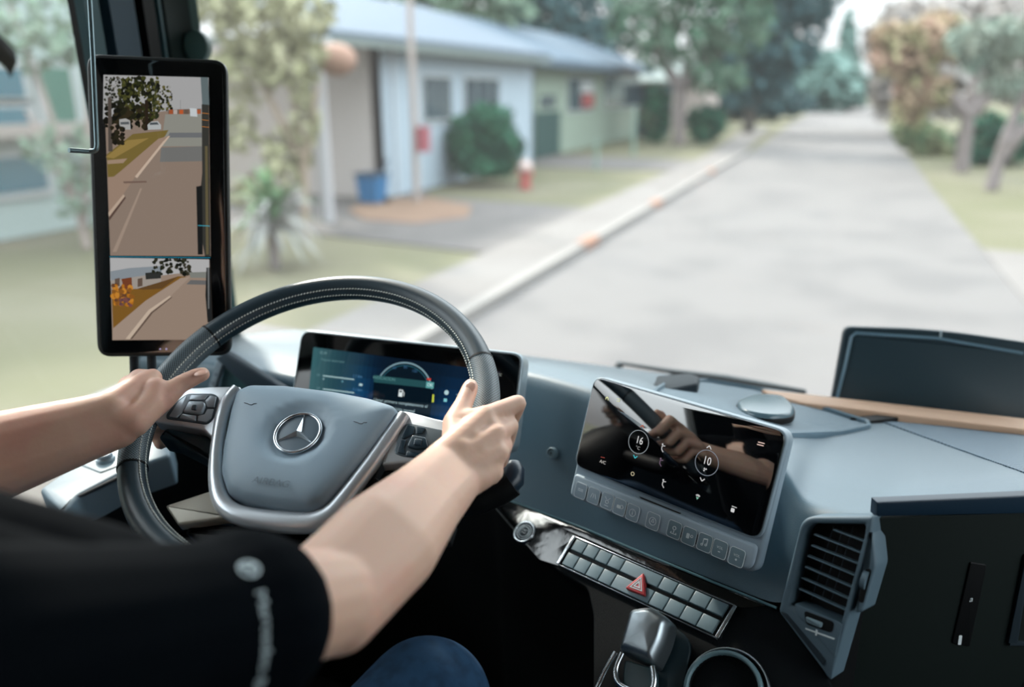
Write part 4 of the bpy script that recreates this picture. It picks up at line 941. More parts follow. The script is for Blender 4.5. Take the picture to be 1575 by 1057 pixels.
def win(par, x, y0, y1, z0, z1, nb=2):
    bm = B(); box(bm, (x-.06, y0, z0), (x+.03, y1, z1)); f = obj('window', bm, WFR, par, smooth=False)
    bm = B(); box(bm, (x-.05, y0+.08, z0+.08), (x+.04, y1-.08, z1-.08)); obj('pane', bm, PANE, f, smooth=False)
    for i in range(1, nb): bm = B(); yy = y0+(y1-y0)*i/nb; box(bm, (x, yy-.02, z0+.08), (x+.05, yy+.02, z1-.08)); obj('glazing_bar', bm, WFR, f, smooth=False)
hx = -10.25
eh = onx(680, 66, hx+.55).z - GZ; rh = onx(700, 24, hx-4.2).z - GZ
wh = thing('bungalow', 'pale blue-white bungalow with a low metal roof and two dark windows, left of the street', 'house', (hx-4, 22, GZ))
panel('side_wall', [(hx, 16.9, GZ), (hx-7, 16.9, GZ), (hx-7, 16.9, GZ+eh), (hx, 16.9, GZ+eh)], (0, -1, 0), .15, WS, wh)
panel('front_wall', [(hx, 16.9, GZ), (hx, 27.2, GZ), (hx, 27.2, GZ+eh+.02), (hx, 16.9, GZ+eh+.02)], (1, 0, 0), .2, WB, wh)
panel('back_wall', [(hx, 27.2, GZ), (hx-7, 27.2, GZ), (hx-7, 27.2, GZ+eh), (hx, 27.2, GZ+eh)], (0, 1, 0), .15, WB, wh)
bm = B(); r0 = [V((hx+.55, 13.8, GZ+eh)), V((hx+.55, 27.4, GZ+eh+.05)), V((hx-4.2, 27.4, GZ+rh+.1)), V((hx-4.2, 13.8, GZ+rh))]
a = [bm.verts.new(p) for p in r0]; b = [bm.verts.new(p-V((0, 0, .14))) for p in r0]; bm.faces.new(a); bm.faces.new(b[::-1])
for i in range(4): bm.faces.new((a[i], a[(i+1) % 4], b[(i+1) % 4], b[i]))
obj('roof', bm, ROOFB, wh, smooth=False)
bm = B(); box(bm, (hx+.5, 13.8, GZ+eh-.26), (hx+.58, 27.4, GZ+eh-.1)); box(bm, (hx-4, 13.74, GZ+eh-.26), (hx+.58, 13.8, GZ+eh-.1)); obj('fascia', bm, FAS, wh, smooth=False)
yA = onx(650, 150, hx).y; yB = onx(690, 150, hx).y
win(wh, hx+.02, onx(648, 150, hx).y, onx(693, 150, hx).y, onx(670, 188, hx).z, onx(670, 114, hx).z, 3)
win(wh, hx+.02, onx(712, 150, hx).y, onx(766, 150, hx).y, onx(740, 186, hx).z, onx(740, 117, hx).z, 3)
bm = B()
for yy in (onx(604, 150, hx).y, onx(640, 150, hx).y): box(bm, (hx, yy-.07, GZ), (hx+.06, yy+.07, GZ+eh-.1))
obj('corner_board', bm, mat('corner_board_pale', (206, 218, 228), .7), wh, smooth=False)
gx = -11.1
e2 = onx(870, 92, gx+.7).z - GZ; r2 = onx(886, 58, gx-4.2).z - GZ
gh = thing('green_house', 'pale green house with dark windows and a dark green entrance, farther down the left side', 'house', (gx-3, 35, GZ))
y0, y1 = onx(802, 240, gx).y, onx(978, 215, gx).y
panel('front_wall', [(gx, y0, GZ), (gx, y1, GZ), (gx, y1, GZ+e2), (gx, y0, GZ+e2)], (1, 0, 0), .2, WG, gh)
panel('near_wall', [(gx, y0, GZ), (gx-7, y0, GZ), (gx-7, y0, GZ+e2), (gx, y0, GZ+e2)], (0, -1, 0), .15, WG, gh)
panel('far_wall', [(gx, y1, GZ), (gx-7, y1, GZ), (gx-7, y1, GZ+e2), (gx, y1, GZ+e2)], (0, 1, 0), .15, WG, gh)
bm = B(); r0 = [V((gx+.7, y0-.05, GZ+e2)), V((gx+.7, y1+1, GZ+e2)), V((gx-4.2, y1+1, GZ+r2)), V((gx-4.2, y0-.05, GZ+r2))]
a = [bm.verts.new(p) for p in r0]; b = [bm.verts.new(p-V((0, 0, .3))) for p in r0]; bm.faces.new(a); bm.faces.new(b[::-1])
for i in range(4): bm.faces.new((a[i], a[(i+1) % 4], b[(i+1) % 4], b[i]))
obj('roof', bm, mat('roof_blue_grey', (104, 122, 138), .7, spec=.1), gh, smooth=False)
for xa, xb, ya, yb in ((872, 911, 118, 172), (928, 982, 116, 166)): win(gh, gx+.02, onx(xa, 150, gx).y, onx(xb, 150, gx).y, onx((xa+xb)/2, yb, gx).z, onx((xa+xb)/2, ya, gx).z, 3)
bm = B(); box(bm, (gx-.1, onx(822, 200, gx).y, GZ), (gx+.05, onx(860, 200, gx).y, onx(840, 172, gx).z)); obj('door', bm, DG, gh, smooth=False)
bm = B(); box(bm, (gx-.1, onx(830, 200, gx).y, onx(840, 166, gx).z), (gx+.04, onx(853, 200, gx).y, onx(840, 146, gx).z)); obj('fanlight', bm, PANE, gh, smooth=False)
bm = B(); box(bm, (gx-.02, onx(805, 200, gx).y, GZ), (gx+.10, onx(817, 200, gx).y, onx(810, 155, gx).z)); obj('shutter', bm, mat('shutter_teal', (50, 116, 110), .6), gh, smooth=False)
sg = B(); yy = onx(901, 140, gx); box(sg, (gx+.06, onx(893, 150, gx).y, onx(900, 165, gx).z), (gx+.12, onx(910, 150, gx).y, onx(900, 144, gx).z)); obj('red_notice', sg, mat('notice_red', (178, 84, 84), .7), gh, smooth=False)
sg = B(); box(sg, (gx+.06, onx(890, 150, gx).y, onx(900, 143, gx).z), (gx+.12, onx(909, 150, gx).y, onx(900, 126, gx).z)); obj('white_notice', sg, WFR, gh, smooth=False)
# dark lean-to and a low wall farther on
dg = B(); box(dg, (gx-1, onx(984, 200, gx).y, GZ), (gx+1.2, onx(984, 200, gx).y+3, GZ+2.9)); tag(obj('shed', dg, mat('shed_dark_teal', (24, 66, 78), .8), smooth=False), 'dark shed between the green house and the big tree', 'shed')
# building seen through the side window
lx = -13.5
lb = thing('white_building', 'pale building with three blue windows seen through the side window on the far left', 'house', (lx-3, 7, GZ))
def wall_pts(pl): return pl
panel('front_wall', [(lx, -2, GZ), (lx, 13.2, GZ), (lx, 13.2, GZ+5.2), (lx, -2, GZ+5.2)], (1, 0, 0), .2, mat('wall_pale_mint', (188, 208, 206), .8), lb)
panel('end_wall', [(lx, 13.2, GZ), (lx-6, 13.2, GZ), (lx-6, 13.2, GZ+5.2), (lx, 13.2, GZ+5.2)], (0, 1, 0), .15, WS, lb)
bm = B(); box(bm, (lx-6, -2.4, GZ+5.2), (lx+.4, 13.6, GZ+5.4)); obj('roof', bm, FAS, lb, smooth=False)
PBL = mat('pane_blue', (44, 118, 140), .2, spec=.7)
for (xa, xb, ya, yb) in ((-60, 34, 150, 104), (-60, 36, 214, 166), (62, 108, 196, 104), (-50, 45, 298, 243)):
    yy0, yy1 = onx(xa, 150, lx).y, onx(xb, 150, lx).y; z0, z1 = onx((xa+xb)/2, ya, lx).z, onx((xa+xb)/2, yb, lx).z
    bm = B(); box(bm, (lx, yy0-.12, z0-.12), (lx+.08, yy1+.12, z1+.12)); f = obj('window', bm, WFR, lb, smooth=False)
    bm = B(); box(bm, (lx, yy0, z0), (lx+.1, yy1, z1)); obj('pane', bm, PBL if xa < 50 else mat('pane_green', (70, 128, 112), .3), f, smooth=False)
bm = B(); box(bm, (lx, -2, GZ+1.75), (lx+.5, 12.8, GZ+1.95)); obj('string_course', bm, mat('course_beige', (196, 186, 180), .8), lb, smooth=False)
# ---- plants
ALB = .55
def leafmat(name, c1, c2): return mat(name, c1, .75, var=(1.6, c2, .35, .65), spec=.2)
def leaves(bm, c, r, n, size, rng, squash=1.0):
    for _ in range(n):
        while True:
            p = V((rng.uniform(-1, 1), rng.uniform(-1, 1), rng.uniform(-1, 1)))
            if .35 < p.length < 1: break
        p = V((p.x*r[0], p.y*r[1], p.z*r[2])) + V(c)
        u = V((rng.gauss(0, 1), rng.gauss(0, 1), rng.gauss(0, 1))).normalized(); v = u.cross(V((rng.gauss(0, 1), rng.gauss(0, 1), rng.gauss(0, 1)))).normalized()
        s = size*rng.uniform(.6, 1.4)
        bm.faces.new([bm.verts.new(p + u*s), bm.verts.new(p + v*s*.55), bm.verts.new(p - u*s), bm.verts.new(p - v*s*.55)])
BARK = mat('bark_grey', (150, 140, 140), .9, var=(5, (126, 116, 112), .4, .6)); BARKD = mat('bark_dark', (96, 92, 86), .9)
def tree(label, base, trunk, blobs_, m, mt=BARK, n=900, size=.16, seed=1, name='tree', cat='tree', group=None, r=.14):
    "trunk: list of polylines (offsets); blobs: (offset, radii)"
    rng = random.Random(seed); base = V(base); t = thing(name, label, cat, base, group or {'tree': 'trees along the street', 'bush': 'bushes along the street', 'hedge': 'hedges on the left side'}.get(cat))
    if trunk:
        bm = B()
        for pl in trunk: P = catmull([base+V(p) for p in pl], 4); k = len(P); tube(bm, P, [r*(1-.6*i/k) for i in range(k)], 8)
        obj('trunk', bm, mt, t)
    bm = B(); tot = sum(b[1][0]*b[1][2] for b in blobs_)
    for o_, rr in blobs_: leaves(bm, base+V(o_), rr, int(n*rr[0]*rr[2]/tot), size, rng)
    obj('foliage', bm, m, t, smooth=False); return t
def at(px, py, y): return ony(px, py, y)
def gb_(px, py): g = gnd(px, py); return (g.x, g.y, GZ)
def blobpx(base, px, py, w, h, dy=0, depthr=None):
    "crown clump centred on the pixel at the plant's own distance, w and h in metres"
    p = at(px, py, base[1]+dy); return ((p.x-base[0], p.y-base[1], p.z-base[2]), (w, depthr or w, h))
L1 = leafmat('leaf_mid_green', (70, 118, 92), (128, 152, 132)); L2 = leafmat('leaf_blue_green', (58, 96, 104), (92, 128, 132))
L3 = leafmat('leaf_olive', (150, 152, 112), (200, 198, 164)); L4 = leafmat('leaf_dark', (30, 84, 70), (60, 124, 92)); L5 = leafmat('leaf_autumn', (206, 168, 150), (170, 172, 126))
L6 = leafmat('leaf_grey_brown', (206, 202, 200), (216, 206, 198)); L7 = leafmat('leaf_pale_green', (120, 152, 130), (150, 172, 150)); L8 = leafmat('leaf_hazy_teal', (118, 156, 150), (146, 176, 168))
b = gb_(1045, 222)
tree('big green tree with a pale trunk beside the green house', b, [[(0, 0, 0), (-.1, 0, 2.2), (.2, 0, 4.2)], [(-.1, 0, 2.6), (-1.6, 0, 4.6)], [(0, 0, 2.8), (2.2, 0, 4.8)]],
     [blobpx(b, 990, 40, 1.9, 1.3), blobpx(b, 1060, 60, 2.0, 1.2), blobpx(b, 1120, 30, 2.2, 1.8), blobpx(b, 1100, 120, 1.6, .8), blobpx(b, 1000, -10, 2.5, 1.3), blobpx(b, 1120, -60, 3, 2), blobpx(b, 1010, 90, 1.0, .45)], L1, n=2600, size=.26, seed=2, r=.32)
b = gb_(1150, 205)
tree('tall blue-green tree between the big green tree and the road end', b, [[(0, 0, 0), (.3, 0, 5)]],
     [blobpx(b, 1180, 30, 3.6, 4.2), blobpx(b, 1205, -30, 4, 3), blobpx(b, 1160, 110, 2.6, 2.2)], L2, n=2400, size=.4, seed=3, r=.4, mt=BARKD)
b = (-22, 50, GZ)
tree('dark blue-green tree rising behind the roof of the green house', b, [[(0, 0, 0), (0, 0, 5)]], [blobpx(b, 830, 30, 3.2, 1.6), blobpx(b, 880, 20, 3.4, 2.2), blobpx(b, 920, 60, 2.6, 1.4), blobpx(b, 850, -40, 5, 2)], L2, n=1700, size=.4, seed=4, mt=BARKD)
b = (-36, 36, GZ)
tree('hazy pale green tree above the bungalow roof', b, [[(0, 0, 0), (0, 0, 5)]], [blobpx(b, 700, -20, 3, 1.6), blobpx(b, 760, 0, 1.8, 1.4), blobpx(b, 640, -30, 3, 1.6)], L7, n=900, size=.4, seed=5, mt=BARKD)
b = gb_(744, 284)
tree('round dark green bush against the bungalow front wall', b, None, [blobpx(b, 732, 215, .85, .8), blobpx(b, 768, 228, .7, .7), blobpx(b, 750, 188, .75, .5), blobpx(b, 745, 250, 1.0, .45)], L4, n=3600, size=.11, seed=6, name='bush', cat='bush')
b = (-9.4, 41.5, GZ)
tree('dark hedge behind the trunk of the big green tree', b, None, [blobpx(b, 1010, 175, .8, 1.5), blobpx(b, 1085, 190, 1.0, .9)], L4, n=1000, size=.2, seed=7, name='hedge', cat='hedge')
b = gb_(1170, 186)
tree('long dark hedge beside the road in the distance', b, None, [blobpx(b, 1130, 160, 4.5, 1.3), blobpx(b, 1190, 158, 3.6, 1.4), blobpx(b, 1090, 150, 3, 2)], leafmat('leaf_deep_teal', (30, 66, 78), (60, 96, 96)), n=1500, size=.4, seed=8, name='hedge', cat='hedge')
b = gb_(1250, 172)
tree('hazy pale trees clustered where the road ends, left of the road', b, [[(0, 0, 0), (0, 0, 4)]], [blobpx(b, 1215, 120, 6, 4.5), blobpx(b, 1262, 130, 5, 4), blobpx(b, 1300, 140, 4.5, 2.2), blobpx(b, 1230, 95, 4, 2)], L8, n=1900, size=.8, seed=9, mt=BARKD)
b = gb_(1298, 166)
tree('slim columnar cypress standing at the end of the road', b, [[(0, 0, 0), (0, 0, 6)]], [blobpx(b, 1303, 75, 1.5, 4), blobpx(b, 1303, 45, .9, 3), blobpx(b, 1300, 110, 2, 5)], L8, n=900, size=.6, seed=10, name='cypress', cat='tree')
# left foreground: olive tree and spiky plant
b = gb_(430, 400); b = (-8.6, 11.5, GZ)
tree('loose olive-green tree between the mirror screen and the porch', b, [[(0, 0, 0), (.1, 0, 1.6), (-.2, 0, 3.2)], [(.05, 0, 1.2), (.5, 0, 2.6)], [(0, 0, 1.4), (-.8, 0, 3)]],
     [blobpx(b, 400, 40, .8, .6), blobpx(b, 440, 90, .65, .5), blobpx(b, 380, 110, .55, .6), blobpx(b, 460, 20, .6, .4), blobpx(b, 370, 200, .35, .45), blobpx(b, 440, 240, .45, .5), blobpx(b, 400, 300, .55, .35), blobpx(b, 470, 180, .25, .5), blobpx(b, 350, -20, 1, .6)], L3, n=2100, size=.11, seed=11, r=.07, mt=mat('bark_pinkish', (170, 152, 134), .9))
b = (-7.6, 9.4, GZ)
sp_ = thing('spiky_plant', 'clump of grey-green sword-shaped leaves at the foot of the olive-green tree', 'plant', b)
rng = random.Random(5)
for mm, nn, nm in ((leafmat('sword_grey', (170, 170, 168), (140, 146, 140)), 60, 'dry_leaves'), (leafmat('sword_green', (72, 120, 84), (120, 150, 100)), 60, 'green_leaves')):
    bm = B()
    for _ in range(nn):
        a = rng.uniform(0, 2*pi); le = rng.uniform(.5, 1.05); el = rng.uniform(.2, 1.4) if nm[0] == 'g' else rng.uniform(-.7, .5); h0 = .75 + rng.uniform(-.2, .25)
        p0 = V(b)+V((0, 0, h0)); d = V((cos(a)*cos(el), sin(a)*cos(el), sin(el))); p1 = p0 + d*le*.6; p2 = p0 + d*le + V((0, 0, -.25*le)); p2.z = max(p2.z, GZ+.02); s = V((-sin(a), cos(a), 0))*.04
        A_ = [bm.verts.new(x) for x in (p0-s, p0+s, p1+s, p1-s, p2)]; bm.faces.new(A_[:4]); bm.faces.new((A_[3], A_[2], A_[4]))
    obj(nm, bm, mm, sp_, smooth=False)
bm = B(); tube(bm, [V(b), V(b)+V((0, 0, .9))], .08, 8); obj('stem', bm, BARK, sp_)
b = (-11.5, 9.5, GZ)
tree('pale shrub with bare pinkish stems in front of the white building', b, [[(0, 0, 0), (-.3, 0, 2), (-.9, 0, 4)], [(0, 0, .4), (.5, 0, 2.2), (.6, 0, 4)], [(0, 0, .5), (-1, .1, 2.2)]],
     [blobpx(b, 110, 230, .7, .4), blobpx(b, 90, 20, 1.2, .5), blobpx(b, 60, 70, .8, .4), blobpx(b, 130, 300, .5, .5)], L7, n=420, size=.13, seed=12, name='shrub', cat='shrub', r=.06, mt=mat('stem_pinkish', (176, 160, 154), .9))
# right side trees
b = gb_(1478, 264)
tree('autumn-tinted tree with a straight pale trunk on the right verge', b, [[(0, 0, 0), (-.05, 0, 2.0), (.1, 0, 3.3)], [(0, 0, 1.7), (-1.4, 0, 3.2)], [(0, 0, 1.8), (1, 0, 3.2)]],
     [blobpx(b, 1390, 90, 1.0, .7), blobpx(b, 1440, 60, 1.1, .8), blobpx(b, 1420, 140, .9, .7), blobpx(b, 1370, 60, .7, .6), blobpx(b, 1400, 170, .6, .4)], L5, n=2000, size=.15, seed=13, r=.24)
b = gb_(1524, 292)
tree('slanting grey-trunked tree at the right edge', b, [[(0, 0, 0), (.15, 0, 1.4), (.55, 0, 3.3)], [(.1, 0, .9), (1.1, 0, 2.6)]],
     [blobpx(b, 1520, 90, .7, .5), blobpx(b, 1560, 60, .8, .6), blobpx(b, 1500, 60, .7, .5), blobpx(b, 1545, 130, .6, .4)], leafmat('leaf_teal_grey', (136, 162, 150), (168, 176, 160)), n=1300, size=.12, seed=14, r=.19)
b = (9, 55, GZ)
tree('broad grey-brown tree crown behind the autumn-tinted tree', b, [[(0, 0, 0), (0, 0, 5)]], [blobpx(b, 1400, 60, 2.6, 2.2), blobpx(b, 1460, 50, 3, 2), blobpx(b, 1530, 60, 3, 2.4), blobpx(b, 1375, 120, 1.3, 2.6), blobpx(b, 1580, 80, 3, 3), blobpx(b, 1450, 130, 3, 2)], L6, n=6500, size=.40, seed=15, r=.3)
b = gb_(1420, 240)
tree('low olive and green undergrowth beneath the right-hand trees', b, None, [blobpx(b, 1425, 215, .8, .7), blobpx(b, 1460, 230, .7, .5), blobpx(b, 1400, 195, .7, .9)], leafmat('leaf_under', (92, 128, 92), (150, 150, 110)), n=1100, size=.14, seed=16, name='bush', cat='bush')
b = (6.2, 33, GZ)
tree('dark green bush between the two right-hand tree trunks', b, None, [blobpx(b, 1512, 215, .9, 1.0), blobpx(b, 1560, 215, .8, .9)], L4, n=1400, size=.16, seed=17, name='bush', cat='bush')
# tree outside the frame on the left whose crown throws the band of shade over the road
# ---- street furniture
ALB = .5
hy = gb_(808, 290)
h = thing('fire_hydrant', 'small red fire hydrant with a pale cap on the lawn', 'hydrant', hy)
bm = B(); tube(bm, [V(hy), V(hy)+V((0, 0, .08)), V(hy)+V((0, 0, .085)), V(hy)+V((0, 0, .48))], [.17, .17, .13, .12], 14); tube(bm, [V(hy)+V((-.2, 0, .38)), V(hy)+V((.2, 0, .38))], .07, 10); obj('barrel', bm, mat('hydrant_red', (198, 96, 92), .5), h)
bm = B(); sphere(bm, V(hy)+V((0, 0, .56)), .2, (1, 1, .85)); tube(bm, [V(hy)+V((0, 0, .7)), V(hy)+V((0, 0, .8))], .05, 8); obj('cap', bm, mat('hydrant_cap', (220, 196, 190), .6), h)
bn = gb_(574, 314); bnz = V(bn)
t_ = thing('rubbish_bin', 'blue wheeled bin standing by the bungalow corner', 'bin', bn)
bm = B(); rows = [[bnz+V((a*s*.26, b_*s*.26, z)) for a, b_ in ((-1, -1), (1, -1), (1, 1), (-1, 1))] for s, z in ((.85, .06), (1.05, .66))]; vs = loft(bm, rows, True); bm.faces.new(vs[0]); bm.faces.new(vs[-1]); obj('tub', bm, mat('bin_blue', (20, 120, 180), .5), t_, smooth=False)
bm = B(); box(bm, tuple(bnz+V((-.30, -.30, .66))), tuple(bnz+V((.30, .30, .72)))); tube(bm, [bnz+V((.1, .27, .70)), bnz+V((.25, .28, 1.0))], .04, 8); obj('lid', bm, mat('bin_lid_navy', (36, 66, 92), .5), t_)
bm = B(); tube(bm, [bnz+V((-.28, .22, .09)), bnz+V((-.22, .22, .09))], .09, 12); tube(bm, [bnz+V((.22, .22, .09)), bnz+V((.28, .22, .09))], .09, 12); obj('wheels', bm, BLACKP, t_)
def post(name, label, cat, px, py, h, r, m, extra=None):
    g = V(gb_(px, py)); t = thing(name, label, cat, g, 'green yard posts' if name == 'yard_post' else None); bm = B(); tube(bm, [g, g+V((0, 0, h))], r, 10); obj('post', bm, m, t); return t, g
t, g = post('porch_post', 'thick white post beside the olive-green tree', 'post', 505, 342, eh-.3, .13, mat('post_white', (206, 206, 210), .7))
bm = B(); box(bm, tuple(g+V((-.2, -.2, eh-.3))), tuple(g+V((.2, .2, eh-.2)))); obj('capital', bm, WFR, t)
bm = B(); zp = ony(517, 92, g.y-.35); sphere(bm, zp, .34, (1.2, .8, .85), 14, 8); tube(bm, [V((g.x, g.y, zp.z)), zp], .03, 8); obj('hanging_pot', bm, mat('terracotta_pale', (190, 150, 130), .8), t)
t, g = post('street_pole', 'tall thin pinkish pole with a small red box, in front of the bungalow', 'pole', 641, 311, 6.5, .075, mat('pole_pinkish', (190, 178, 172), .8))
zz = ony(652, 214, g.y); bm = B(); box(bm, (zz.x-.13, g.y-.12, zz.z-.28), (zz.x+.10, g.y+.12, zz.z+.28)); obj('red_box', bm, mat('box_red', (180, 96, 108), .6), t, smooth=False)
t, g = post('yard_post', 'short pale green post on the lawn between path and street', 'post', 917, 262, .95, .05, mat('post_pale_green', (146, 178, 166), .7))
t, g = post('yard_post', 'pale green post at the far corner of the green house', 'post', 974, 240, 1.9, .06, mat('post_pale_green', (146, 178, 166), .7))
# far house front glimpsed through the trees
fh = thing('distant_house', 'small pale house front glimpsed between trees far down the left side', 'house', (-13, 62, GZ))
bm = B(); box(bm, (-15, 60, GZ), (-9.5, 66, GZ+3.2)); obj('walls', bm, mat('far_wall_pink', (206, 192, 186), .8), fh, smooth=False)
bm = B(); rows = [[V((-15.4, 59.6, GZ+3.2)), V((-9.1, 59.6, GZ+3.2))], [V((-15.4, 63, GZ+4.6)), V((-9.1, 63, GZ+4.6))], [V((-15.4, 66.4, GZ+3.2)), V((-9.1, 66.4, GZ+3.2))]]; loft(bm, rows); obj('roof', bm, FAS, fh, smooth=False)
# small mound of distant lawn across the horizon keeps the ground meeting the sky softly
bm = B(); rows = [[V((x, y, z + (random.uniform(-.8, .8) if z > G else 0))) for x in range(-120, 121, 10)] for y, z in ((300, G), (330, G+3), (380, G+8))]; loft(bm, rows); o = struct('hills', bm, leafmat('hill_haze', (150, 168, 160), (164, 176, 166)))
ALB = 1.0
# ------------------------------------------------------------------ the driver
def caps(bm, a, b, ra, rb, seg=16):
    a, b = V(a), V(b); d = b-a; L_ = d.length; z = d.normalized()
    x = z.orthogonal().normalized(); y = z.cross(x); rows = []
    n = 6
    for i in range(n+1): t = -pi/2 + (pi/2)*i/n; rows.append((a + z*ra*sin(t), ra*cos(t)))
    for i in range(n+1): t = (pi/2)*i/n; rows.append((b + z*rb*sin(t), rb*cos(t)))
    vs = [[bm.verts.new(c + (x*cos(2*pi*j/seg) + y*sin(2*pi*j/seg))*max(r, 1e-4)) for j in range(seg)] for c, r in rows]
    for i in range(len(vs)-1):
        for j in range(seg): bm.faces.new((vs[i][j], vs[i][(j+1) % seg], vs[i+1][(j+1) % seg], vs[i+1][j]))
    bm.faces.new(vs[0][::-1]); bm.faces.new(vs[-1])
def chain(bm, pts):
    for (a, ra), (b, rb) in zip(pts, pts[1:]): caps(bm, a, b, ra, rb)
def flatchain(bm, pts):
    "limb with a flattened section: (centre, half width vector, radius)"
    for (a, wa, ra), (b, wb, rb) in zip(pts, pts[1:]):
        for s in (-1, -.33, .33, 1): caps(bm, V(a)+V(wa)*s, V(b)+V(wb)*s, ra, rb)
def blob(bm, c, r, sc, M=None): sphere(bm, c, r, sc, 20, 14, M)
def remesh(name, bm, voxel, smooth, m, parent, displ=None):
    me = bpy.data.meshes.new('t'); bm.to_mesh(me); bm.free()
    o = bpy.data.objects.new('t', me); COL.objects.link(o)
    md_ = o.modifiers.new('r', 'REMESH'); md_.mode = 'VOXEL'; md_.voxel_size = voxel; md_.adaptivity = 0
    if smooth: s_ = o.modifiers.new('s', 'SMOOTH'); s_.factor = .5; s_.iterations = smooth
    dg = bpy.context.evaluated_depsgraph_get(); m2 = bpy.data.meshes.new_from_object(o.evaluated_get(dg))
    bpy.data.objects.remove(o); m2.name = name; m2.materials.clear()
    return objm(name, m2, m, parent, True, 180)
def J(x, y, h): return onpl(x, y, cw + wn*h, wn)            # point at height h over the wheel plane
def RC_(th, dr, h):                                          # wheel-polar point: angle, radial offset, height
    r = WR + dr; return WF.p(r*cos(th), r*sin(th), h)
hipR, hipL = V((-.46, .10, -.76)), V((-.66, .10, -.76))
driver = thing('person', 'driver in a black T-shirt, blue jeans and dark cap, both hands on the wheel', 'person', (-.56, .08, -.92))
elR = ray(502, 925)*.605; shR = V((-.375, .17, -.27)); shL = V((-.745, .17, -.27))
elL = V((-.86, .40, -.40))
wrR = J(694, 728, .045)
bm = B()
# right forearm
mfR = elR.lerp(wrR, .38) + V((.004, 0, .003))
side = (wrR-elR).cross(ray(640, 850)).normalized()           # across the forearm as seen from above
chain(bm, [(shR, .056), (elR.lerp(shR, .4), .046), (elR, .040)])
flatchain(bm, [(elR, side*.010, .034), (mfR, side*.013, .034), (elR.lerp(wrR, .72), side*.012, .027), (wrR, side*.014, .0205)])
# right hand
TR = [clock(752, 634), clock(757, 662), clock(757, 690), clock(750, 716)]
mcpR = [J(747, 640, .036), J(762, 668, .034), J(766, 697, .030), J(757, 726, .024)]
rads = [.0098, .0100, .0095, .0085]
palm0 = [wrR + side*s for s in (-.016, -.005, .006, .016)]
sgn = 1 if (mcpR[0]-mcpR[3]).dot(side) < 0 else -1
palm0 = [wrR + side*s*sgn for s in (-.017, -.006, .005, .015)]
for i in range(4):
    chain(bm, [(palm0[i], .0185), (palm0[i].lerp(mcpR[i], .55), .0155), (mcpR[i], .0122)])
    blob(bm, mcpR[i] + wn*.004, .0100, (1, 1, .8))
    if i < 3: caps(bm, mcpR[i], mcpR[i+1], .0098, .0098)
    th = TR[i]; r_ = rads[i]
    chain(bm, [(mcpR[i], .0112), (RC_(th, .0335 if i else .039, .012 if i else .016), r_*1.05), (RC_(th-.01, .026, -.019), r_*.95), (RC_(th-.015, .001, -.0285), r_*.85), (RC_(th-.015, -.008, -.0275), r_*.75)])
for i in range(3): chain(bm, [(palm0[i].lerp(mcpR[i], .6), .0145), (palm0[i+1].lerp(mcpR[i+1], .6), .0145)])
# right thumb: leaves the side of the palm, lies up along the rim
t0, t1, t2, t3 = wrR.lerp(mcpR[0], .30) - side*sgn*.004, J(699, 652, .040), J(713, 622, .034), J(723, 597, .031)
chain(bm, [(t0, .019), (t1, .0135), (t2, .0106), (t3, .0095)]); caps(bm, t3, J(724, 593, .030), .0095, .0082)
chain(bm, [(t1, .013), (mcpR[0].lerp(t1, .4), .012), (mcpR[0], .0115)])
# left arm and hand
wrL = J(178, 645, .050); sideL = (wrL-elL).cross(ray(120, 680)).normalized()
ffL = onx(0, 700, -.80)
fL = ray(0, 700)*.865
elL = fL + (fL-wrL)*.28
chain(bm, [(shL, .056), (elL.lerp(shL, .4), .048), (elL, .043)])
flatchain(bm, [(elL, sideL*.012, .038), (fL, sideL*.012, .036), (fL.lerp(wrL, .6), sideL*.011, .028), (wrL, sideL*.0135, .020)])
mcpL = [J(234, 582, .040), J(214, 582, .034), J(198, 592, .026), J(188, 608, .018)]
sg2 = 1 if (mcpL[0]-mcpL[3]).dot(sideL) < 0 else -1
palmL = [wrL + sideL*s*sg2 for s in (-.016, -.005, .006, .015)]
TL_ = [clock(250, 590), clock(240, 607), clock(231, 625), clock(222, 645)]
for i in range(4):
    chain(bm, [(palmL[i], .0185), (palmL[i].lerp(mcpL[i], .55), .0160), (mcpL[i], .0120)])
    if i < 3: caps(bm, mcpL[i], mcpL[i+1], .0105, .0105)
    th = TL_[i]; r_ = rads[i]
    chain(bm, [(mcpL[i], .0108), (RC_(th, .030, .006), r_*1.05), (RC_(th, .026, -.019), r_*.95), (RC_(th, .002, -.029), r_*.88), (RC_(th, -.016, -.026), r_*.8)])
for i in range(3): chain(bm, [(palmL[i].lerp(mcpL[i], .6), .015), (palmL[i+1].lerp(mcpL[i+1], .6), .015)])
# heel of the hand rests over the rim
chain(bm, [(wrL, .02), (J(205, 648, .044), .019), (J(232, 622, .040), .0175), (J(240, 600, .042), .015)])
chain(bm, [(J(218, 636, .038), .018), (J(252, 612, .034), .0145), (J(276, 592, .032), .0112), (J(300, 580, .029), .0102)]); caps(bm, J(300, 580, .029), J(311, 576, .028), .0102, .0092)
# two fingertips showing under the left spoke
for k, (x, y) in enumerate(((246, 676), (261, 674))): chain(bm, [(RC_(TL_[2+k//1 if k == 0 else 3], .002, -.029), .0085), (J(x, y, -.038), .0088), (J(x+1, y+6, -.038), .0080)])
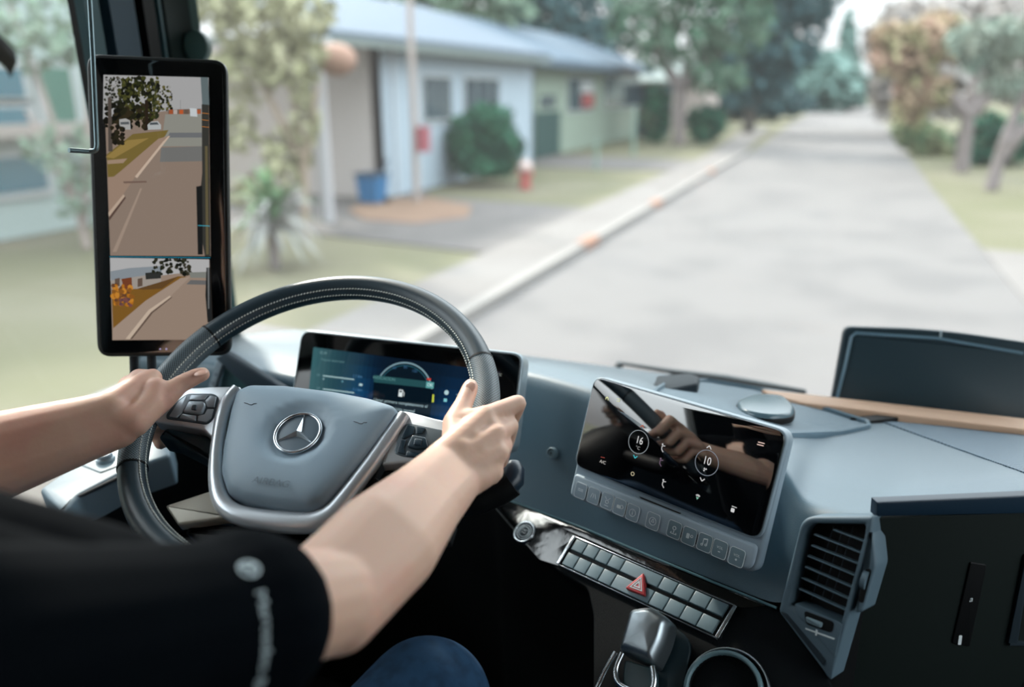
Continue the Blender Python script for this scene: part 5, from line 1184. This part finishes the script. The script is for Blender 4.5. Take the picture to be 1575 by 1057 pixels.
# trunk, neck, head, legs
chest = V((-.56, .10, -.36)); neck = V((-.56, .13, -.15)); pel = V((-.56, .08, -.76))
chain(bm, [(pel+V((-.06, 0, 0)), .13), (chest+V((-.07, 0, 0)), .115)]); chain(bm, [(pel+V((.06, 0, 0)), .13), (chest+V((.07, 0, 0)), .115)])
chain(bm, [(shL, .058), (shR, .058)]); chain(bm, [(chest, .10), (neck, .058), (neck+V((0, .02, .08)), .054)])
hd = V((-.56, .175, .045)); face = V((-.35, .94, -.05)).normalized(); fx = face.cross(V((0, 0, 1))).normalized(); fz = fx.cross(face)
HM = Matrix((fx, face, fz)).transposed()
def hp_(x, y, z): return hd + fx*x + face*y + fz*z
blob(bm, hp_(0, -.015, .025), .094, (.84, 1.02, .98), HM); blob(bm, hp_(0, .03, -.035), .070, (.86, .90, 1.02), HM); blob(bm, hp_(0, .055, -.085), .032, (1.1, .8, .7), HM)
chain(bm, [(hp_(0, .085, .012), .009), (hp_(0, .108, -.022), .0125)]); blob(bm, hp_(.011, .098, -.026), .008, (1, 1, .8)); blob(bm, hp_(-.011, .098, -.026), .008, (1, 1, .8))
chain(bm, [(hp_(-.05, .070, .024), .009), (hp_(0, .086, .026), .009), (hp_(.05, .070, .024), .009)])
chain(bm, [(hp_(-.02, .085, -.052), .006), (hp_(0, .094, -.050), .0075), (hp_(.02, .085, -.052), .006)]); chain(bm, [(hp_(-.016, .083, -.062), .006), (hp_(0, .091, -.063), .0078), (hp_(.016, .083, -.062), .006)])
for s in (-1, 1): blob(bm, hp_(.080*s, -.008, -.008), .030, (.30, .62, 1.05), HM); blob(bm, hp_(.045*s, .058, -.015), .024, (.9, .8, .9), HM)
kneeR, kneeL = ray(655, 1085)*.86, V((-.72, .56, -.63))
for h_, k_, f_ in ((hipR, kneeR, V((-.40, .88, -1.10))), (hipL, kneeL, V((-.74, .88, -1.10)))): chain(bm, [(h_, .085), (k_, .056), (k_.lerp(f_, .35), .052), (f_, .036), (f_+V((0, .12, -.03)), .032)])
body = remesh('body', bm, .0024, 8, SKIN, driver)
bm = B()
def nail(c, nrm, ax, w_, l_):
    n_ = V(nrm).normalized(); a_ = (V(ax) - n_*V(ax).dot(n_)).normalized(); b_ = n_.cross(a_); M_ = Matrix((b_, a_, n_)).transposed(); sphere(bm, c, 1, (w_, l_, .0016), 14, 8, M_)
nail(J(724, 595, .0398), (wn*.9 + wu*.1 + V((.15, -.25, .2))), t3-t2, .0062, .0075)
obj('thumbnail', bm, NAIL, body)
bm = B(); nail(J(309, 574, .0385), wn + wv*.35, J(311, 576, .03)-J(276, 592, .03), .0062, .0078); obj('thumbnail', bm, NAIL, body)
for s in (-1, 1):
    bm = B(); blob(bm, hp_(.032*s, .079, .004), .0115, (1.1, .8, .7), HM); obj('eye', bm, mat('eye_white', (220, 216, 210), .2), body)
# shirt
bm = B()
ax = (elR-shR).normalized(); hemR = shR.lerp(elR, .70)
chain(bm, [(shR, .074), (shR.lerp(elR, .45), .060), (shR.lerp(elR, .60), .058), (hemR, .063)])
hemL = shL.lerp(elL, .72); chain(bm, [(shL, .074), (shL.lerp(elL, .4), .068), (hemL, .066)])
for sx_ in (-.09, 0, .09): chain(bm, [(pel+V((sx_, 0, -.03)), .148), (pel.lerp(chest, .5)+V((sx_, .01, 0)), .136), (chest+V((sx_, 0, .0)), .132)])
chain(bm, [(shL+V((.03, 0, .0)), .080), (chest+V((0, .02, .09)), .092), (shR+V((-.03, 0, 0)), .080)]); chain(bm, [(chest+V((0, 0, .1)), .10), (neck+V((0, -.005, -.01)), .068)])
random.seed(11)
def fold(pts, r): chain(bm, [(p, r*(1-.3*i/len(pts))) for i, p in enumerate(pts)])
caps(bm, ray(-60, 872)*.47, ray(150, 925)*.50, .048, .048)
fold([V((-.42, .235, -.235)), V((-.37, .27, -.262)), V((-.345, .33, -.31))], .018)
shirt = remesh('t_shirt', bm, .0045, 5, SHIRT, driver)
SH_OFF = wloc(shirt)
# printed lettering wrapped round the right sleeve above the hem
bmt = bmesh.new(); bmt.from_mesh(shirt.data); bvh = BVHTree.FromBMesh(bmt); bmt.free()
def sleeve_pt(s, th, lift=.0012):
    c = shR.lerp(elR, s); e1 = (ray(430, 900)*-1); e1 = (e1-ax*e1.dot(ax)).normalized(); e2 = ax.cross(e1)
    d = e1*cos(th)+e2*sin(th); hit = bvh.ray_cast(c + d*.2 - SH_OFF, -d)
    return (hit[0] + SH_OFF + d*lift) if hit[0] is not None else c + d*.065
def sleeve_text(s, size, th0, th1, s0, bold=1.0):
    bm = B(); vs, fs = glyphs(s); xs = [v[0] for v in vs]; x0, x1 = min(xs), max(xs)
    bv = [bm.verts.new(sleeve_pt(s0 + y*size, th0 + (x-x0)/(x1-x0)*(th1-th0))) for x, y in vs]
    for f in fs:
        try: bm.faces.new([bv[i] for i in f])
        except ValueError: pass
    return bm
obj('sleeve_lettering', sleeve_text('Mercedes-Benz', .036, -.30, 1.0, .60), WHITEP, shirt, smooth=False)
bm = B(); e_ = [sleeve_pt(.60 + .028*sin(a), -.58 + .11*cos(a)) for a in [2*pi*i/24 for i in range(24)]]; e2_ = [sleeve_pt(.60 + .021*sin(a), -.58 + .08*cos(a)) for a in [2*pi*i/24 for i in range(24)]]
loft(bm, [e_, e2_], True)
for k in range(3): tube(bm, [sleeve_pt(.60, -.58), sleeve_pt(.60 + .024*sin(2*pi*k/3), -.58+.095*cos(2*pi*k/3))], .0012, 5)
obj('sleeve_emblem', bm, WHITEP, shirt)
bm = B()
for h_, k_, f_ in ((hipR, kneeR, V((-.40, .88, -1.10))), (hipL, kneeL, V((-.74, .88, -1.10)))):
    chain(bm, [(h_, .105), (h_.lerp(k_, .6), .082), (k_, .072), (k_.lerp(f_, .4), .064), (k_.lerp(f_, .92), .054)]); caps(bm, h_, pel, .11, .12)
obj_j = remesh('jeans', bm, .006, 6, JEANS, driver)
for f_ in (V((-.40, .88, -1.10)), V((-.74, .88, -1.10))):
    bm = B(); chain(bm, [(f_+V((0, -.03, -.035)), .045), (f_+V((0, .08, -.045)), .046), (f_+V((0, .16, -.055)), .040)]); remesh('shoe', bm, .006, 4, BLACKP, driver)
# hair and cap
HAIR = mat('hair_dark_brown', (44, 34, 28), .8, bump=(120, .6, .004))
bm = B(); blob(bm, hp_(0, -.030, .030), .100, (.85, 1.0, .95), HM); blob(bm, hp_(0, -.060, -.03), .072, (.95, .7, 1.0), HM); remesh('hair', bm, .006, 3, HAIR, driver)
bm = B(); rows = []
for i in range(9):
    t = i/8*pi/2; rows.append([hp_(.090*cos(t)*cos(a), -.012+.112*cos(t)*sin(a), .050 + .085*sin(t)) for a in [2*pi*j/36 for j in range(36)]])
rows.insert(0, [hp_(.088*cos(a), -.012+.110*sin(a), .040) for a in [2*pi*j/36 for j in range(36)]]); vs = loft(bm, rows, True); bmesh.ops.remove_doubles(bm, verts=bm.verts, dist=1e-4)
cp = obj('cap', bm, mat('cap_black', (10, 12, 14), .85), driver); cp['label'] = 'dark cap'
tip = ray(-4, 116)*.60
bm = B(); fdir = V((tip.x-hd.x, tip.y-hd.y, 0)).normalized(); fs_ = V((-fdir.y, fdir.x, 0))
rows = []
b0 = V((hd.x, hd.y, hd.z+.050)) + fdir*.075; Lb = (V((tip.x, tip.y, 0))-V((b0.x, b0.y, 0))).length
for i in range(9):
    t = i/8; wdt = .082*sqrt(max(.02, 1-(t)**3.2)); zc = b0.z + (tip.z-b0.z)*t
    ring = []
    for j in range(9): s = -1 + j/4; ring.append(b0 + fdir*(Lb*t - .03*s*s*(1-t)) + fs_*wdt*s + V((0, 0, zc-b0.z+.012*(1-s*s)+.006)))
    for j in range(9): s = 1 - j/4; ring.append(b0 + fdir*(Lb*t - .03*s*s*(1-t)) + fs_*wdt*s + V((0, 0, zc-b0.z+.012*(1-s*s)-.002)))
    rows.append(ring)
vs = loft(bm, rows, True); bm.faces.new(vs[0]); bm.faces.new(vs[-1]); obj('brim', bm, _m['cap_black'], cp)
# driver's seat
seat = thing('driver_seat', 'dark driver seat beneath and behind the driver', 'seat', (-.56, 0, -1.2))
SEAT = mat('seat_dark_grey_fabric', (66, 68, 72), .9)
bm = B(); F = Frame((-.56, .12, -.95), (1, 0, 0), (0, 1, 0), (0, 0, 1)); slab(bm, F, rrect(0, 0, .52, .56, .06), -.10, .03, .04); obj('seat_cushion', bm, SEAT, seat)
bm = B(); F = Frame((-.56, -.17, -.55), (1, 0, 0), (0, -.12, 1), (0, 1, .12)); slab(bm, F, rrect(0, 0, .50, .85, .08), -.12, .03, .04); obj('backrest', bm, SEAT, seat)
bm = B(); box(bm, (-.72, -.08, -1.2), (-.40, .32, -1.04)); obj('pedestal', bm, BLACKP, seat)
# ------------------------------------------------------------------ lift everything to the eye height
for o in list(bpy.data.objects):
    if o.parent is None: o.location.z += EYE
